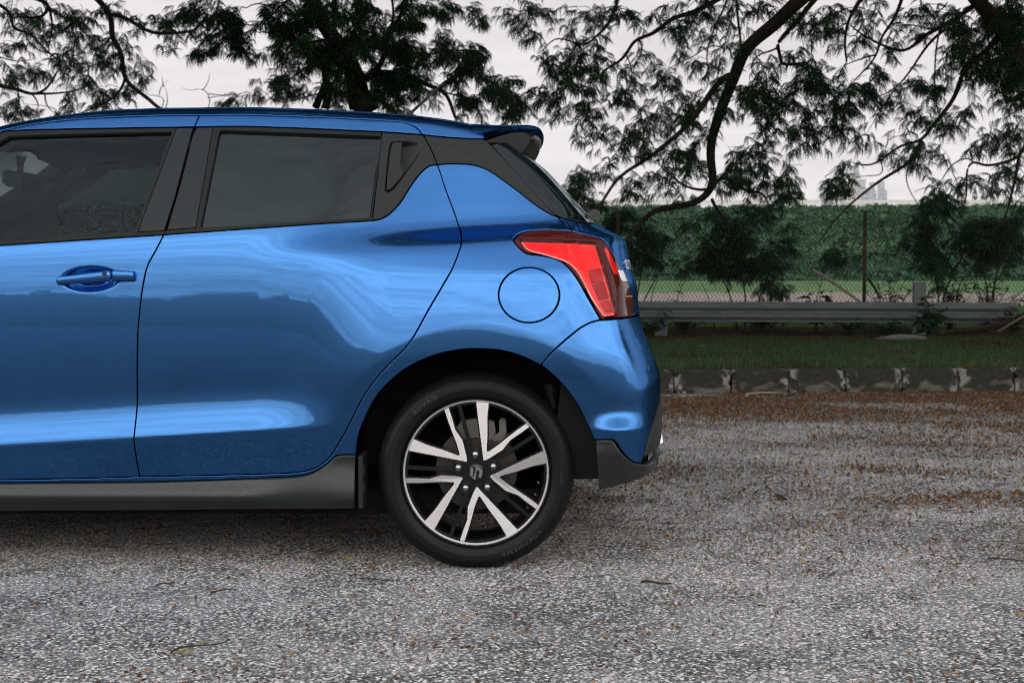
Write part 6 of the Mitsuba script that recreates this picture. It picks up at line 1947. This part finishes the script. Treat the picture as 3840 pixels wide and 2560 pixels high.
FOOT = 6.5
for x0, x1, top_, d, lb, gl in ((3206, 3221, 611, 1500, 'slender grey tower, tallest on the horizon', 0), (3219, 3254, 672, 1450, 'blue-windowed block of two wings on the horizon beside the tallest tower', 1),
                                (3266, 3281, 684, 1550, 'narrow pale block on the horizon, third from the left', 0), (3297, 3322, 682, 1600, 'pale banded block furthest right on the horizon', 1)):
    k = key_for('far_tower')
    say(k, lb, 'building')
    a_, b_ = at(x0, top_, d), at(x1, top_, d)
    w, h = b_[0] - a_[0], a_[2] - FOOT
    cx = (a_[0] + b_[0]) / 2
    add('wall', cat([moved(trimesh.creation.box([w * .56, 16, h]), cx - w * .20, d, FOOT + h / 2), moved(trimesh.creation.box([w * .38, 14, h * .9]), cx + w * .29, d, FOOT + h * .45)]), 'tower_wall', False, k)
    nfl = max(6, int(h / 5.5))
    for fl in range(nfl):
        z = FOOT + 4 + (h - 8) * fl / nfl
        add('window', moved(trimesh.creation.box([w * .44, .6, 2.4]), cx - w * .20, d - 8.2, z), 'tower_glass', False, k)
        if z < FOOT + h * .85:
            add('window', moved(trimesh.creation.box([w * .30, .6, 2.4]), cx + w * .29, d - 7.2, z), 'tower_glass', False, k)

for i, (px, top_, wpx, Y, lb) in enumerate(((3000, 716, 46, 230, 'low pale bush on the skyline beside the thin lamp post'), (3120, 700, 70, 240, 'rounded tree on the skyline left of the white lamp post'), (3180, 706, 50, 235, 'tree on the skyline directly at the foot of the tallest tower'),
                                             (2600, 730, 50, 225, 'low bush on the skyline behind the bowed limb'), (3530, 708, 56, 230, 'tree on the skyline in the middle of the gap right of the towers'), (3655, 704, 24, 220, 'narrow palm-like tree on the skyline, left of a pair'), (3690, 712, 26, 222, 'narrow palm-like tree on the skyline, right of a pair'), (3470, 735, 40, 235, 'low bush on the skyline right of the towers'))):
    k = key_for('far_tree')
    say(k, lb, 'tree')
    q = np.random.default_rng(300 + i)
    t_ = at(px, top_, Y)
    w = wpx / FOC * (Y + 4.39)
    h = t_[2] - 7.6
    n_ = 160
    u = q.normal(0, 1, (n_, 3))
    u /= np.linalg.norm(u, axis=1, keepdims=True)
    P = np.array([t_[0], Y, 7.6 + h * .55]) + u * np.cbrt(q.random(n_))[:, None] * [w / 2, w / 2, h * .47]
    add('trunk', tube([[t_[0], Y, 6.0], [t_[0] + .1, Y, 7.6 + h * .5]], [.16, .08], 6), 'bark', False, k)
    add('crown', leaves(P, q.normal(0, 1, (n_, 3)), q.uniform(.9, 1.7, n_) * min(1.0, w / 3), CL_, q), 'leaf', False, k)

# the belt of trees across the road, behind the camera, which the car's flank mirrors
r = np.random.default_rng(99)
nT = 5200
tx = r.uniform(-150, 150, nT)
topz = 0.6 + 6.0 * meshkit.fbm(np.stack([tx * .09, 0 * tx, 0 * tx], -1), 5, 3) ** 1.3
tz_ = topz * r.random(nT) ** 0.8
ty = -66 - 4 * r.random(nT)
TB = key_for('tree_belt')
scene[TB] = mikit.ply(leaves(np.stack([tx, ty, tz_], -1), r.normal(0, 1, (nT, 3)), r.uniform(2.0, 4.0, nT), CL_, r), 'leaf')
say(TB, 'dark belt of trees across the road, seen only mirrored in the car', 'trees', kind='stuff')

# ------------------------------------------------------------------ the air: a thin haze round everything
scene['air'] = {'type': 'homogeneous', 'albedo': R3((0.95, 0.95, 0.95)), 'sigma_t': 0.00013}
scene['haze'] = {'type': 'cube', 'to_world': T().translate([0, 2530, 100]) @ T().scale([5200, 2990, 101.1]), 'bsdf': {'type': 'null'}, 'interior': {'type': 'ref', 'id': 'air'}}
scene['camera']['medium'] = {'type': 'ref', 'id': 'air'}
say('haze', kind='stuff')
